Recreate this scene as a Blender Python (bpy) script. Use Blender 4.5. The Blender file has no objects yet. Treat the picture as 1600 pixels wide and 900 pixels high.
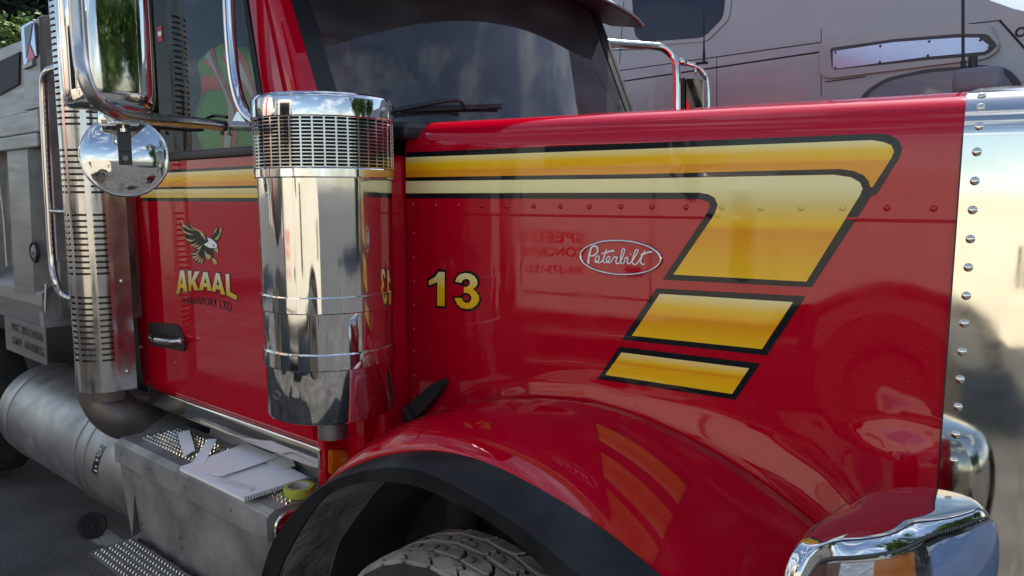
import bpy, bmesh, math, random
from mathutils import Vector, Matrix
from mathutils.geometry import tessellate_polygon
random.seed(7)
scn = bpy.context.scene
GZ = -0.14                                   # ground height

# ------------------------------------------------------------------ camera, sky, sun, exposure
cd = bpy.data.cameras.new('camera'); cam = bpy.data.objects.new('camera', cd)
scn.collection.objects.link(cam)
cd.sensor_width = 36; cd.lens = 1167 / 1600 * 36; cd.clip_end = 2000; cd.clip_start = 0.05
pitch = math.atan(142 / 1167)
fwd = Vector((-.6428, .7660, 0)) * math.cos(pitch) - Vector((0, 0, 1)) * math.sin(pitch)
cam.rotation_euler = fwd.to_track_quat('-Z', 'Y').to_euler()
cam.location = (2.008, -2.508, 1.8)
scn.camera = cam
SUN_DIR = Vector((-.139, .990, 0)).normalized()
EL = math.radians(48)
w = bpy.data.worlds.new('World'); scn.world = w; w.use_nodes = True
nt = w.node_tree; nt.nodes.clear()
wo = nt.nodes.new('ShaderNodeOutputWorld'); bg = nt.nodes.new('ShaderNodeBackground')
sky = nt.nodes.new('ShaderNodeTexSky'); sky.sky_type = 'NISHITA'; sky.sun_disc = False
sky.sun_elevation = EL; sky.sun_rotation = math.atan2(SUN_DIR.x, SUN_DIR.y)
sky.air_density = 1.0; sky.dust_density = 0.6; sky.ozone_density = 1.5
tc = nt.nodes.new('ShaderNodeTexCoord'); mp = nt.nodes.new('ShaderNodeMapping'); mp.inputs['Scale'].default_value = (1.2, 1.2, 4.5)
ns = nt.nodes.new('ShaderNodeTexNoise'); ns.inputs['Scale'].default_value = 1.7; ns.inputs['Detail'].default_value = 9; ns.inputs['Roughness'].default_value = .62
rp = nt.nodes.new('ShaderNodeValToRGB'); rp.color_ramp.elements[0].position = .5; rp.color_ramp.elements[1].position = .72
mx = nt.nodes.new('ShaderNodeMixRGB'); mx.inputs[2].default_value = (9.5, 10, 10.6, 1)
nt.links.new(tc.outputs['Generated'], mp.inputs[0]); nt.links.new(mp.outputs[0], ns.inputs['Vector'])
nt.links.new(ns.outputs['Fac'], rp.inputs[0]); nt.links.new(rp.outputs[0], mx.inputs[0])
nt.links.new(sky.outputs[0], mx.inputs[1]); nt.links.new(mx.outputs[0], bg.inputs[0]); nt.links.new(bg.outputs[0], wo.inputs[0])
bg.inputs[1].default_value = 0.10
sd = bpy.data.lights.new('sun', 'SUN'); sun = bpy.data.objects.new('sun', sd); scn.collection.objects.link(sun)
sd.energy = 5.0; sd.angle = math.radians(.53); sd.color = (1, .95, .88)
sdir = SUN_DIR * math.cos(EL) + Vector((0, 0, math.sin(EL)))
sun.rotation_euler = (-sdir).to_track_quat('-Z', 'Y').to_euler()
scn.view_settings.view_transform = 'Standard'; scn.view_settings.look = 'None'
scn.view_settings.exposure = 1.0; scn.view_settings.gamma = 1; scn.view_settings.use_curve_mapping = False
scn.render.engine = 'CYCLES'
scn.cycles.max_bounces = 10; scn.cycles.glossy_bounces = 6; scn.cycles.transparent_max_bounces = 12
scn.cycles.sample_clamp_indirect = 6

# ------------------------------------------------------------------ materials
def mat(name, col, rough=.5, metal=0, coat=0, bump=0, bscale=20, vary=0, vscale=4, spec=.5, rvary=0, aniso=None, bdist=.01):
    m = bpy.data.materials.new(name); m.use_nodes = True; n = m.node_tree.nodes; l = m.node_tree.links
    b = n['Principled BSDF']; b.inputs['Base Color'].default_value = (*col, 1); b.inputs['Roughness'].default_value = rough
    b.inputs['Metallic'].default_value = metal; b.inputs['Coat Weight'].default_value = coat; b.inputs['Coat Roughness'].default_value = .03; b.inputs['Coat IOR'].default_value = 1.5
    b.inputs['Specular IOR Level'].default_value = spec
    t = n.new('ShaderNodeTexCoord')
    if aniso:
        q = n.new('ShaderNodeMapping'); q.inputs['Scale'].default_value = aniso; l.new(t.outputs['Object'], q.inputs[0]); co = q.outputs[0]
    else: co = t.outputs['Object']
    if vary:
        a = n.new('ShaderNodeTexNoise'); a.inputs['Scale'].default_value = vscale; a.inputs['Detail'].default_value = 8; l.new(co, a.inputs['Vector'])
        r = n.new('ShaderNodeMapRange'); r.inputs[1].default_value = .3; r.inputs[2].default_value = .7
        r.inputs[3].default_value = 1 - vary; r.inputs[4].default_value = 1 + vary; l.new(a.outputs['Fac'], r.inputs[0])
        x = n.new('ShaderNodeMixRGB'); x.blend_type = 'MULTIPLY'; x.inputs[0].default_value = 1; x.inputs[1].default_value = (*col, 1)
        l.new(r.outputs[0], x.inputs[2]); l.new(x.outputs[0], b.inputs['Base Color'])
    if rvary:
        a = n.new('ShaderNodeTexNoise'); a.inputs['Scale'].default_value = vscale * 2.3; a.inputs['Detail'].default_value = 10; l.new(co, a.inputs['Vector'])
        r = n.new('ShaderNodeMapRange'); r.inputs[1].default_value = .35; r.inputs[2].default_value = .7
        r.inputs[3].default_value = rough; r.inputs[4].default_value = rough + rvary; l.new(a.outputs['Fac'], r.inputs[0]); l.new(r.outputs[0], b.inputs['Roughness'])
    if bump:
        a = n.new('ShaderNodeTexNoise'); a.inputs['Scale'].default_value = bscale; a.inputs['Detail'].default_value = 3; l.new(co, a.inputs['Vector'])
        u = n.new('ShaderNodeBump'); u.inputs['Strength'].default_value = bump; u.inputs['Distance'].default_value = bdist; l.new(a.outputs['Fac'], u.inputs['Height'])
        l.new(u.outputs[0], b.inputs['Normal'])
        if coat: l.new(u.outputs[0], b.inputs['Coat Normal'])
    return m
M = {}
M['red'] = mat('red_paint', (.49, .0003, .014), .5, 0, 1, spec=.0, bump=.05, bscale=2.2, rvary=.1, vscale=3, bdist=.02)
def dusty(m, amt=.05, cr=.10):
    n = m.node_tree.nodes; l = m.node_tree.links; b = n['Principled BSDF']; t = n.new('ShaderNodeTexCoord')
    a = n.new('ShaderNodeTexNoise'); a.inputs['Scale'].default_value = 3.1; a.inputs['Detail'].default_value = 12; a.inputs['Roughness'].default_value = .7; l.new(t.outputs['Object'], a.inputs['Vector'])
    r = n.new('ShaderNodeMapRange'); r.inputs[1].default_value = .42; r.inputs[2].default_value = .75; r.inputs[3].default_value = .015; r.inputs[4].default_value = cr; l.new(a.outputs['Fac'], r.inputs[0]); l.new(r.outputs[0], b.inputs['Coat Roughness'])
    v = n.new('ShaderNodeTexNoise'); v.inputs['Scale'].default_value = 260; v.inputs['Detail'].default_value = 2; l.new(t.outputs['Object'], v.inputs['Vector'])
    q = n.new('ShaderNodeMapRange'); q.inputs[1].default_value = .66; q.inputs[2].default_value = .74; q.inputs[3].default_value = 0; q.inputs[4].default_value = amt * 4; l.new(v.outputs['Fac'], q.inputs[0])
    p = n.new('ShaderNodeMath'); p.operation = 'MULTIPLY'; l.new(q.outputs[0], p.inputs[0]); l.new(a.outputs['Fac'], p.inputs[1])
    x = n.new('ShaderNodeMixRGB'); x.inputs[1].default_value = b.inputs['Base Color'].default_value; x.inputs[2].default_value = (.34, .30, .26, 1); l.new(p.outputs[0], x.inputs[0]); l.new(x.outputs[0], b.inputs['Base Color'])
dusty(M['red'], .10, .14)
M['redflat'] = mat('red_cab_paint', (.49, .0003, .014), .5, 0, 1, spec=.0, bump=.05, bscale=2.5, rvary=.1, vscale=3, bdist=.02)
dusty(M['redflat'], .10, .14)
M['chrome'] = mat('chrome', (.62, .62, .62), .03, 1, bump=.02, bscale=6, rvary=.06, vscale=5)
M['chromewavy'] = mat('wavy_chrome', (.64, .63, .61), .035, 1, bump=.035, bscale=5, rvary=.05, vscale=4, bdist=.012)
M['polish'] = mat('polished_aluminium', (.76, .72, .63), .045, 1, vary=.10, bump=.03, bscale=3.5, rvary=.06, vscale=5, bdist=.012)
M['alu'] = mat('brushed_aluminium', (.25, .247, .243), .38, .85, vary=.16, vscale=2.5, rvary=.12, bump=.25, bscale=40, aniso=(.6, 6, 6), bdist=.003)
M['alubox'] = mat('mill_aluminium', (.31, .305, .29), .45, .40, vary=.38, vscale=5, rvary=.22, bump=.3, bscale=18, bdist=.005)
M['tank'] = mat('satin_tank_metal', (.35, .35, .33), .36, .7, vary=.25, vscale=4, rvary=.2, bump=.12, bscale=12, bdist=.006)
M['steel'] = mat('exhaust_steel', (.22, .20, .185), .45, .8, vary=.3, vscale=5, rvary=.2)
M['guard'] = mat('chrome_guard', (.50, .49, .475), .13, 1, bump=.12, bscale=6, rvary=.1, vscale=6)
M['tube'] = mat('brushed_tube', (.50, .49, .48), .22, .95, vary=.12, vscale=8, rvary=.15)
M['dark'] = mat('dark_interior', (.012, .013, .016), .7)
M['black'] = mat('black_plastic', (.02, .021, .023), .38, bump=.2, bscale=120, rvary=.15, vscale=12, bdist=.002)
M['rubber'] = mat('black_rubber_trim', (.017, .017, .018), .42, spec=.25, vary=.6, vscale=6, rvary=.3, bump=.35, bscale=25, bdist=.004)
M['seal'] = mat('window_seal', (.012, .012, .013), .45)
M['tyre'] = mat('tyre_rubber', (.30, .265, .215), .88, vary=.4, vscale=9, bump=.6, bscale=60, bdist=.004)
M['tyredark'] = mat('tyre_groove', (.035, .032, .028), .95, vary=.3, vscale=9)
M['liner'] = mat('dirty_liner', (.24, .215, .175), .9, vary=.6, vscale=7, bump=.9, bscale=22, bdist=.02)
M['well'] = mat('wheel_well_plastic', (.03, .028, .026), .8, vary=.5, vscale=4, bump=.4, bscale=8, bdist=.02)
M['decalblack'] = mat('black_decal', (.006, .007, .010), .35, 0, .6, spec=.1, bump=.10, bscale=2.2, bdist=.02)
M['white'] = mat('white_enamel', (.95, .93, .88), .3)
M['gold'] = mat('gold_decal', (.62, .42, .13), .3, 0, 1)
M['grey'] = mat('silver_grey_paint', (.34, .345, .345), .4, .25, .35, bump=.08, bscale=1.5, vary=.05, vscale=1, bdist=.03)
M['greydark'] = mat('dark_trim', (.05, .05, .055), .5); M['mirrorgrey'] = mat('grey_mirror_shell', (.16, .17, .20), .4)
M['plate'] = mat('bright_plate', (.52, .62, .80), .22, .6, vary=.06)
M['whitetruck'] = mat('white_truck_paint', (.62, .57, .46), .4, 0, .5, vary=.06)
M['brick'] = mat('brown_brick', (.13, .085, .06), .9, vary=.3, vscale=3); M['redtext'] = mat('red_lettering', (.6, .02, .02), .5)
M['ground'] = mat('yard_asphalt', (.085, .083, .08), .9, vary=.5, vscale=2.1, bump=1, bscale=90, bdist=.02)
M['paper'] = mat('white_paper', (.96, .96, .97), .75, bump=.15, bscale=9, bdist=.01)
M['liner_paper'] = mat('backing_paper', (.78, .80, .74), .6)
M['tape'] = mat('green_tape', (.42, .50, .05), .55)
M['core'] = mat('cardboard_core', (.55, .5, .44), .8, vary=.2, vscale=20)
M['seat'] = mat('dark_seat', (.03, .03, .032), .85)
M['vest'] = mat('hi_vis_fabric', (.14, .42, .02), .8, bump=.5, bscale=12, bdist=.02)
M['orange'] = mat('orange_tape', (.85, .09, .02), .7)
M['silver'] = mat('silver_tape', (.6, .62, .6), .5)
M['bark'] = mat('bark', (.06, .05, .04), .9)
M['amber'] = mat('amber_lens', (.75, .22, .01), .15, 0, 1)
M['amberdark'] = mat('amber_reflector', (.22, .05, .01), .3, 0, 1)
M['dash'] = mat('dash_plastic', (.025, .026, .03), .6)
M['navy'] = mat('dark_window', (.010, .02, .05), .08, spec=.25)
M['paleglass'] = mat('pale_window', (.20, .21, .24), .15, coat=1)
M['whitelens'] = mat('white_reflector', (.75, .74, .72), .2, .3, 1, bump=.8, bscale=60, bdist=.004)
M['badge_red'] = mat('red_badge', (.45, .03, .04), .35)

def glass(name, col, alpha, rough=.0, ior=1.5):
    m = bpy.data.materials.new(name); m.use_nodes = True; n = m.node_tree.nodes; l = m.node_tree.links; n.clear()
    o = n.new('ShaderNodeOutputMaterial'); g = n.new('ShaderNodeBsdfGlossy'); g.inputs['Roughness'].default_value = rough; g.inputs[0].default_value = (1, 1, 1, 1)
    t = n.new('ShaderNodeBsdfTransparent'); t.inputs[0].default_value = (*col, 1); f = n.new('ShaderNodeFresnel'); f.inputs[0].default_value = ior
    d = n.new('ShaderNodeBsdfDiffuse'); d.inputs[0].default_value = (.5, .52, .52, 1); tx = n.new('ShaderNodeTexNoise'); tx.inputs['Scale'].default_value = 5; tx.inputs['Detail'].default_value = 12
    r = n.new('ShaderNodeMapRange'); r.inputs[1].default_value = .45; r.inputs[2].default_value = .8; r.inputs[3].default_value = alpha * .4; r.inputs[4].default_value = alpha
    l.new(tx.outputs['Fac'], r.inputs[0])
    dm = n.new('ShaderNodeMixShader'); l.new(r.outputs[0], dm.inputs[0]); l.new(t.outputs[0], dm.inputs[1]); l.new(d.outputs[0], dm.inputs[2])
    x = n.new('ShaderNodeMixShader'); l.new(f.outputs[0], x.inputs[0]); l.new(dm.outputs[0], x.inputs[1]); l.new(g.outputs[0], x.inputs[2]); l.new(x.outputs[0], o.inputs[0])
    return m
M['glass'] = glass('tinted_glass', (.75, .8, .77), .04, 0, 1.33)
M['wglass'] = glass('windshield_glass', (.36, .48, .60), .14, 0, 1.52)
M['lens'] = glass('clear_lens', (.95, .97, 1), .12)

def graded(name, z0, z1, stops):            # airbrushed colour blend of a decal, by height on the panel
    m = mat(name, (.8, .5, .05), .4, 0, .7, spec=.15, bump=.10, bscale=2.2, bdist=.02); n = m.node_tree.nodes; l = m.node_tree.links
    t = n.new('ShaderNodeTexCoord'); s = n.new('ShaderNodeSeparateXYZ'); r = n.new('ShaderNodeMapRange'); c = n.new('ShaderNodeValToRGB')
    r.inputs[1].default_value = z0; r.inputs[2].default_value = z1
    l.new(t.outputs['Object'], s.inputs[0]); l.new(s.outputs[2], r.inputs[0]); l.new(r.outputs[0], c.inputs[0])
    e = c.color_ramp.elements; e[0].position = stops[0][0]; e[0].color = (*stops[0][1], 1); e[1].position = stops[-1][0]; e[1].color = (*stops[-1][1], 1)
    for p, k in stops[1:-1]:
        q = e.new(p); q.color = (*k, 1)
    l.new(c.outputs[0], n['Principled BSDF'].inputs['Base Color']); return m
CREAM = (.92, .80, .38); GOLD = (.95, .54, .004); ORANGE = (.85, .32, .006); DEEP = (.95, .45, .002)

# ------------------------------------------------------------------ object helpers
col = scn.collection
def thing(name, label, cat, loc, group=None):
    o = bpy.data.objects.new(name, None); o.empty_display_size = .2; col.objects.link(o); o.location = loc
    o['label'] = label; o['category'] = cat
    if group: o['group'] = group
    return o
def link(name, me, m, parent=None, smooth=False, label=None):
    o = bpy.data.objects.new(name, me); col.objects.link(o)
    if m: me.materials.append(m)
    if smooth:
        for p in me.polygons: p.use_smooth = True
    if parent is not None: set_parent(o, parent)
    if label: o['label'] = label
    return o
def world_mat(o):
    mtx = Matrix.Translation(o.location) @ o.rotation_euler.to_matrix().to_4x4()
    return (world_mat(o.parent) @ o.matrix_parent_inverse @ mtx) if o.parent else mtx
def set_parent(o, p):
    o.parent = p; o.matrix_parent_inverse = world_mat(p).inverted()
def bm_link(name, bm, m, parent=None, smooth=False, label=None, sharp=None):
    bmesh.ops.recalc_face_normals(bm, faces=bm.faces)
    me = bpy.data.meshes.new(name); bm.to_mesh(me); bm.free()
    o = link(name, me, m, parent, smooth, label)
    if smooth and sharp:
        me.set_sharp_from_angle(angle=math.radians(sharp))
    return o
def grid(bm, rings, closed=False, cap=False):
    vs = [[bm.verts.new(p) for p in r] for r in rings]
    for a, b in zip(vs, vs[1:]):
        n = len(a)
        for i in range(n if closed else n - 1):
            j = (i + 1) % n
            try: bm.faces.new((a[i], a[j], b[j], b[i]))
            except ValueError: pass
    if cap:
        for r in (vs[0], vs[-1]):
            try: bm.faces.new(r)
            except ValueError: pass
    return vs
def box(bm, c, s, rot=None, bev=0, seg=2):
    r = bmesh.ops.create_cube(bm, size=1)
    mt = Matrix.Translation(Vector(c)) @ (rot.to_4x4() if rot else Matrix.Identity(4)) @ Matrix.Diagonal((*s, 1))
    bmesh.ops.transform(bm, matrix=mt, verts=r['verts'])
    if bev:
        es = list({e for v in r['verts'] for e in v.link_edges})
        bmesh.ops.bevel(bm, geom=es, offset=bev, segments=seg, affect='EDGES', profile=.6)
def poly_prism(bm, pts, vec, bev=0):
    a = [bm.verts.new(p) for p in pts]; b = [bm.verts.new(Vector(p) + Vector(vec)) for p in pts]
    n = len(a); fs = [bm.faces.new(a), bm.faces.new(b[::-1])]
    for i in range(n): fs.append(bm.faces.new((a[i], a[(i + 1) % n], b[(i + 1) % n], b[i])))
    if bev:
        es = list({e for f in fs for e in f.edges}); bmesh.ops.bevel(bm, geom=es, offset=bev, segments=2, affect='EDGES')
def spline(pts, per=8):
    P = [Vector(p) for p in pts]; P = [P[0] * 2 - P[1]] + P + [P[-1] * 2 - P[-2]]; out = []
    for i in range(1, len(P) - 2):
        for k in range(per):
            t = k / per; a, b, c, d = P[i - 1:i + 3]
            out.append(.5 * ((2 * b) + (c - a) * t + (2 * a - 5 * b + 4 * c - d) * t * t + (3 * b - a - 3 * c + d) * t ** 3))
    out.append(P[-2]); return out
def resample(pts, n, sm=True):
    P = spline(pts) if sm else [Vector(p) for p in pts]
    L = [0]
    for a, b in zip(P, P[1:]): L.append(L[-1] + (b - a).length)
    out = []; j = 0
    for i in range(n):
        t = L[-1] * i / (n - 1)
        while j < len(L) - 2 and L[j + 1] < t: j += 1
        out.append(P[j].lerp(P[j + 1], max(0, min(1, (t - L[j]) / max(1e-9, L[j + 1] - L[j])))))
    return out
def tube(bm, pts, r, n=12, cap=True, sm=True, per=6):
    P = spline(pts, per) if sm and len(pts) > 2 else [Vector(p) for p in pts]
    rr = r if hasattr(r, '__len__') else [r] * len(P)
    if len(rr) != len(P): rr = [rr[0] + (rr[-1] - rr[0]) * i / (len(P) - 1) for i in range(len(P))]
    T = (P[1] - P[0]).normalized(); N = T.orthogonal().normalized(); rings = []
    for i, p in enumerate(P):
        t = (P[min(i + 1, len(P) - 1)] - P[max(i - 1, 0)]).normalized()
        N = (N - t * N.dot(t)).normalized(); B = t.cross(N)
        rings.append([p + (N * math.cos(a) + B * math.sin(a)) * rr[i] for a in (2 * math.pi * k / n for k in range(n))])
    grid(bm, rings, True, cap)
def revolve(bm, prof, c, axis='Z', n=48, k_=1):     # prof: (radius, height)
    rings = []
    for r, h in prof:
        ring = []
        for k in range(n):
            a = 2 * math.pi * k / n; x, y = r * k_ * math.cos(a), r * k_ * math.sin(a)
            v = {'Z': (x, y, h), 'X': (h, x, y), 'Y': (x, h, y)}[axis]
            ring.append(Vector(c) + Vector(v))
        rings.append(ring)
    grid(bm, rings, True)
def flat_poly(bm, pts):
    pv = [bm.verts.new(p) for p in pts]
    for t in tessellate_polygon([[v.co.copy() for v in pv]]):
        try: bm.faces.new([pv[i] for i in t])
        except ValueError: pass
def fillet(poly, r, seg=5):                   # 2D polygon with rounded corners; r one number or one per corner
    n = len(poly); out = []
    for i in range(n):
        p0, p, p1 = Vector(poly[i - 1]), Vector(poly[i]), Vector(poly[(i + 1) % n]); q = r[i] if hasattr(r, '__len__') else r
        if q <= 0: out.append(p); continue
        a = (p0 - p); b = (p1 - p); q = min(q, a.length * .45, b.length * .45); a = p + a.normalized() * q; b = p + b.normalized() * q
        for k in range(seg + 1):
            t = k / seg; out.append(a * (1 - t) ** 2 + p * 2 * t * (1 - t) + b * t * t)
    return out
def copy_part(o, parent, loc):
    c = o.copy(); col.objects.link(c); c.parent = parent; c.matrix_parent_inverse = o.matrix_parent_inverse.copy(); c.location = loc; return c

# ------------------------------------------------------------------ ground
bm = bmesh.new(); bmesh.ops.create_grid(bm, x_segments=40, y_segments=40, size=400)
for v in bm.verts: v.co.z = GZ
g = bm_link('ground', bm, M['ground']); g['kind'] = 'structure'

# ================================================================== RED DUMP TRUCK
T = thing('dump_truck', 'red dump truck with golden stripes, chrome air cleaner and silver dump body', 'dump truck', (-1, 0, GZ))
H0 = Vector((0, -.70, 0)); HS = Vector((1.683, .243, 0)).normalized(); HN = Vector((HS.y, -HS.x, 0)); S1 = 1.7005
GAP = [tuple(p) for p in [(-0.2664, 0.6937), (-0.1308, 0.8231), (0.0576, 0.9722), (0.2855, 1.0921), (0.5168, 1.1523), (0.7268, 1.1718), (0.8989, 1.1508), (1.0977, 1.0958), (1.2813, 1.0177), (1.3936, 0.9558), (1.5013, 0.8811), (1.613, 0.7842)]]
def gapz(s):
    if s <= GAP[0][0]: return GAP[0][1]
    for (a, za), (b, zb) in zip(GAP, GAP[1:]):
        if a <= s <= b: return za + (zb - za) * (s - a) / (b - a)
    return GAP[-1][1] - (s - GAP[-1][0]) * .8
def smooth(t): t = max(0, min(1, t)); return t * t * (3 - 2 * t)
def dep(s, z):                                # how far the hood flank swells out from its flat plane
    w_ = .05 + .16 * smooth((s - .75) / .7); h = z - gapz(s)
    d = (.008 + .022 * smooth((s - .7) / .8)) * (1 - smooth(h / w_)) ** 1.6
    q = ((s - 1.60) / .10) ** 2 + (max(0, z - 1.16) / .085) ** 2
    d += .024 * math.exp(-q * 1.3) * smooth((1.26 - z) / .10)
    if z < 1.744: d -= .0025
    return d
def HP(s, z, d=0): p = H0 + HS * s + HN * d; return Vector((p.x, p.y, z))
ZSH = 1.962; RSH = .105
def profile(s, off=0, zb=None, fine=True):    # one hood section: bottom of the side, shoulder, crown to the centre line
    zb = gapz(s) - .16 if zb is None else zb; drop = -.022 * s / 1.7; out = []
    zs = [zb + (1.7370 - zb) * i / 34 for i in range(35)] + [1.7395, 1.7445] + [1.7470 + (ZSH + drop - 1.7470) * i / 10 for i in range(11)] if fine else [zb, 1.2, 1.6, ZSH + drop]
    for z in zs: out.append(HP(s, z, (dep(s, z) if fine else 0) + off))
    for k in range(1, 13):
        a = math.radians(84) * k / 12
        out.append(HP(s, ZSH + drop + (RSH + off) * math.sin(a), -(RSH) * 1 + (RSH + off) * math.cos(a)))
    p = out[-1]
    for k in range(1, 9):
        t = k / 8; out.append(Vector((p.x + (0) , p.y * (1 - t), p.z + .045 * math.sin(t * math.pi / 2))))
    return out
bm = bmesh.new(); cols = [i * S1 / 70 for i in range(71)]
for sgn in (1, -1):
    rings = [[Vector((p.x, p.y * sgn, p.z)) for p in profile(s)] for s in cols]
    rings.insert(0, [p + Vector((0, .02 * sgn if sgn > 0 else -.02, -.004)) for p in rings[0]])
    grid(bm, rings)
bmesh.ops.remove_doubles(bm, verts=bm.verts, dist=.0005)
hood = bm_link('hood', bm, M['red'], T, True, sharp=45)
def hood_decal(name, poly, m, off, parent=hood, label=None):
    bm = bmesh.new(); pv = [bm.verts.new((a, 0, b)) for a, b in [tuple(p) for p in poly]]
    for t in tessellate_polygon([[v.co.copy() for v in pv]]): bm.faces.new([pv[i] for i in t])
    xs = [p[0] for p in poly]; zs = [p[1] for p in poly]
    x = math.ceil(min(xs) / .025) * .025
    while x < max(xs):
        bmesh.ops.bisect_plane(bm, geom=bm.verts[:] + bm.edges[:] + bm.faces[:], plane_co=(x, 0, 0), plane_no=(1, 0, 0)); x += .025
    z = math.ceil(min(zs) / .02) * .02
    while z < max(zs):
        bmesh.ops.bisect_plane(bm, geom=bm.verts[:] + bm.edges[:] + bm.faces[:], plane_co=(0, 0, z), plane_no=(0, 0, 1)); z += .02
    for v in bm.verts:
        s, zz = v.co.x, v.co.z; d = dep(s, zz) + (.004 if zz < 1.744 else 0)
        if zz < 1.744: d = dep(s, zz) + off
        else: d = dep(s, zz) + off
        v.co = HP(s, zz, d)
    return bm_link(name, bm, m, parent, True, label)
# stripes
STRIPE = [(0.0034, 1.9569), (0.8811, 1.9568), (1.504, 1.9559), (1.5326, 1.9523), (1.5545, 1.9383), (1.564, 1.9179), (1.5595, 1.898), (1.5173, 1.8142), (1.5091, 1.8048), (1.5005, 1.8032), (1.4859, 1.7744), (1.3707, 1.564), (0.9595, 1.5604), (1.086, 1.7573), (1.0945, 1.7751), (1.0887, 1.7858), (1.0721, 1.7929), (1.0555, 1.7946), (0.8847, 1.7944), (-0.0002, 1.7955)]
Y1 = [(0.003, 1.9391), (0.8815, 1.939), (1.4947, 1.9406), (1.5223, 1.9349), (1.5397, 1.9265), (1.5462, 1.9108), (1.5414, 1.8954), (1.503, 1.8246), (1.4979, 1.8247), (1.4943, 1.8382), (1.4818, 1.8542), (1.4576, 1.8658), (1.4229, 1.8712), (0.8831, 1.867), (0.0015, 1.8698)]
Y2 = [(0.0012, 1.8563), (0.8834, 1.854), (1.4114, 1.8569), (1.4524, 1.8499), (1.4739, 1.8368), (1.4806, 1.8208), (1.4755, 1.8048), (1.3573, 1.5784), (0.9921, 1.5772), (1.1078, 1.7539), (1.1159, 1.7788), (1.1063, 1.7982), (1.088, 1.808), (1.0623, 1.8125), (0.8843, 1.8131), (0.0002, 1.8135)]
hood_decal('hood_stripe', STRIPE, M['decalblack'], .0014, label='black outline of the upper stripes')
hood_decal('hood_stripe', Y1, graded('stripe_top_blend', 1.874, 1.942, [(0, ORANGE), (.22, ORANGE), (.30, DEEP), (.6, GOLD), (1, CREAM)]), .0026, label='golden upper stripe')
hood_decal('hood_stripe', Y2, graded('stripe_hook_blend', 1.57, 1.875, [(0, GOLD), (.45, ORANGE), (.52, GOLD), (.7, (.80, .60, .18)), (.85, CREAM), (1, CREAM)]), .0026, label='golden hooked stripe')
hood_decal('hood_stripe', [(0.9417, 1.5336), (1.3575, 1.5392), (1.2638, 1.3688), (0.834, 1.369)], M['decalblack'], .0014, label='black outline of the middle stripe block')
hood_decal('hood_stripe', [(0.9527, 1.5184), (1.3259, 1.5215), (1.2504, 1.3854), (0.8678, 1.3852)], graded('block_blend', 1.385, 1.525, [(0, GOLD), (.45, ORANGE), (.55, DEEP), (.7, GOLD), (1, CREAM)]), .0026, label='golden middle stripe block')
hood_decal('hood_stripe', [(0.827, 1.3471), (1.2476, 1.3447), (1.1832, 1.2321), (0.7546, 1.2372)], M['decalblack'], .0014, label='black outline of the lowest stripe block')
hood_decal('hood_stripe', [(0.8347, 1.33), (1.2182, 1.3276), (1.1732, 1.2481), (0.7821, 1.2538)], graded('low_block_blend', 1.255, 1.34, [(0, GOLD), (.4, DEEP), (.5, ORANGE), (.6, GOLD), (1, CREAM)]), .0026, label='golden lowest stripe block')
# number 13: digits traced as outlines
N13 = graded('number_blend', 1.4116, 1.542, [(0, DEEP), (.45, GOLD), (.55, GOLD), (1, CREAM)])
ONE_O = [(0.1362, 1.5496), (0.1734, 1.5503), (0.1715, 1.4127), (0.1247, 1.4116), (0.1269, 1.4931), (0.1148, 1.4873), (0.0877, 1.4808), (0.0883, 1.5136), (0.1123, 1.5258), (0.1266, 1.5378)]
ONE_I = [(0.1401, 1.5403), (0.1665, 1.5409), (0.1648, 1.4207), (0.132, 1.4197), (0.1339, 1.5044), (0.1213, 1.4986), (0.0959, 1.4902), (0.0961, 1.5064), (0.1216, 1.52), (0.1344, 1.532)]
hood_decal('number_digit', ONE_O, M['decalblack'], .0014, label='black outline of the 1')
hood_decal('number_digit', ONE_I, N13, .0026, label='golden 1')
T_O = [(0.2003, 1.5034), (0.2082, 1.5249), (0.2235, 1.5405), (0.2475, 1.5496), (0.2742, 1.5505), (0.2977, 1.5421), (0.3121, 1.5259), (0.3135, 1.5066), (0.3032, 1.4926), (0.2929, 1.4871), (0.3104, 1.4773), (0.3199, 1.4585), (0.313, 1.4361), (0.2953, 1.42), (0.2686, 1.4105), (0.2402, 1.4107), (0.2161, 1.4225), (0.2011, 1.44), (0.1973, 1.4584), (0.2256, 1.4612), (0.2407, 1.4657), (0.2433, 1.4826), (0.2426, 1.4986), (0.226, 1.5007)]
T_I = [(0.211, 1.5102), (0.2188, 1.5255), (0.2324, 1.5366), (0.2534, 1.5421), (0.2742, 1.5413), (0.2932, 1.5333), (0.3039, 1.5194), (0.3038, 1.506), (0.2959, 1.4958), (0.2855, 1.4891), (0.2987, 1.4802), (0.3103, 1.4676), (0.3111, 1.4518), (0.3013, 1.4352), (0.2821, 1.4227), (0.2583, 1.4183), (0.2358, 1.4208), (0.2193, 1.4314), (0.2079, 1.4525), (0.237, 1.4558), (0.242, 1.4455), (0.2555, 1.4386), (0.2704, 1.4414), (0.2794, 1.4532), (0.278, 1.4653), (0.2677, 1.4732), (0.2468, 1.475), (0.2485, 1.494), (0.2619, 1.4956), (0.2724, 1.5041), (0.2734, 1.5164), (0.2636, 1.5226), (0.2502, 1.5211), (0.2406, 1.5144), (0.2381, 1.5074)]
hood_decal('number_digit', T_O, M['decalblack'], .0014, label='black outline of the 3')
hood_decal('number_digit', T_I, N13, .0026, label='golden 3')
H3 = [(0.2463, 1.516), (0.2577, 1.5203), (0.268, 1.5173), (0.2695, 1.51), (0.262, 1.5035), (0.2471, 1.5025)]
hood_decal('number_digit', [(0.2516, 1.5102), (0.2591, 1.5138), (0.2665, 1.5111), (0.265, 1.5056), (0.259, 1.5033), (0.2525, 1.5048)], M['red'], .0032, label='small red opening of the 3')
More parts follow.
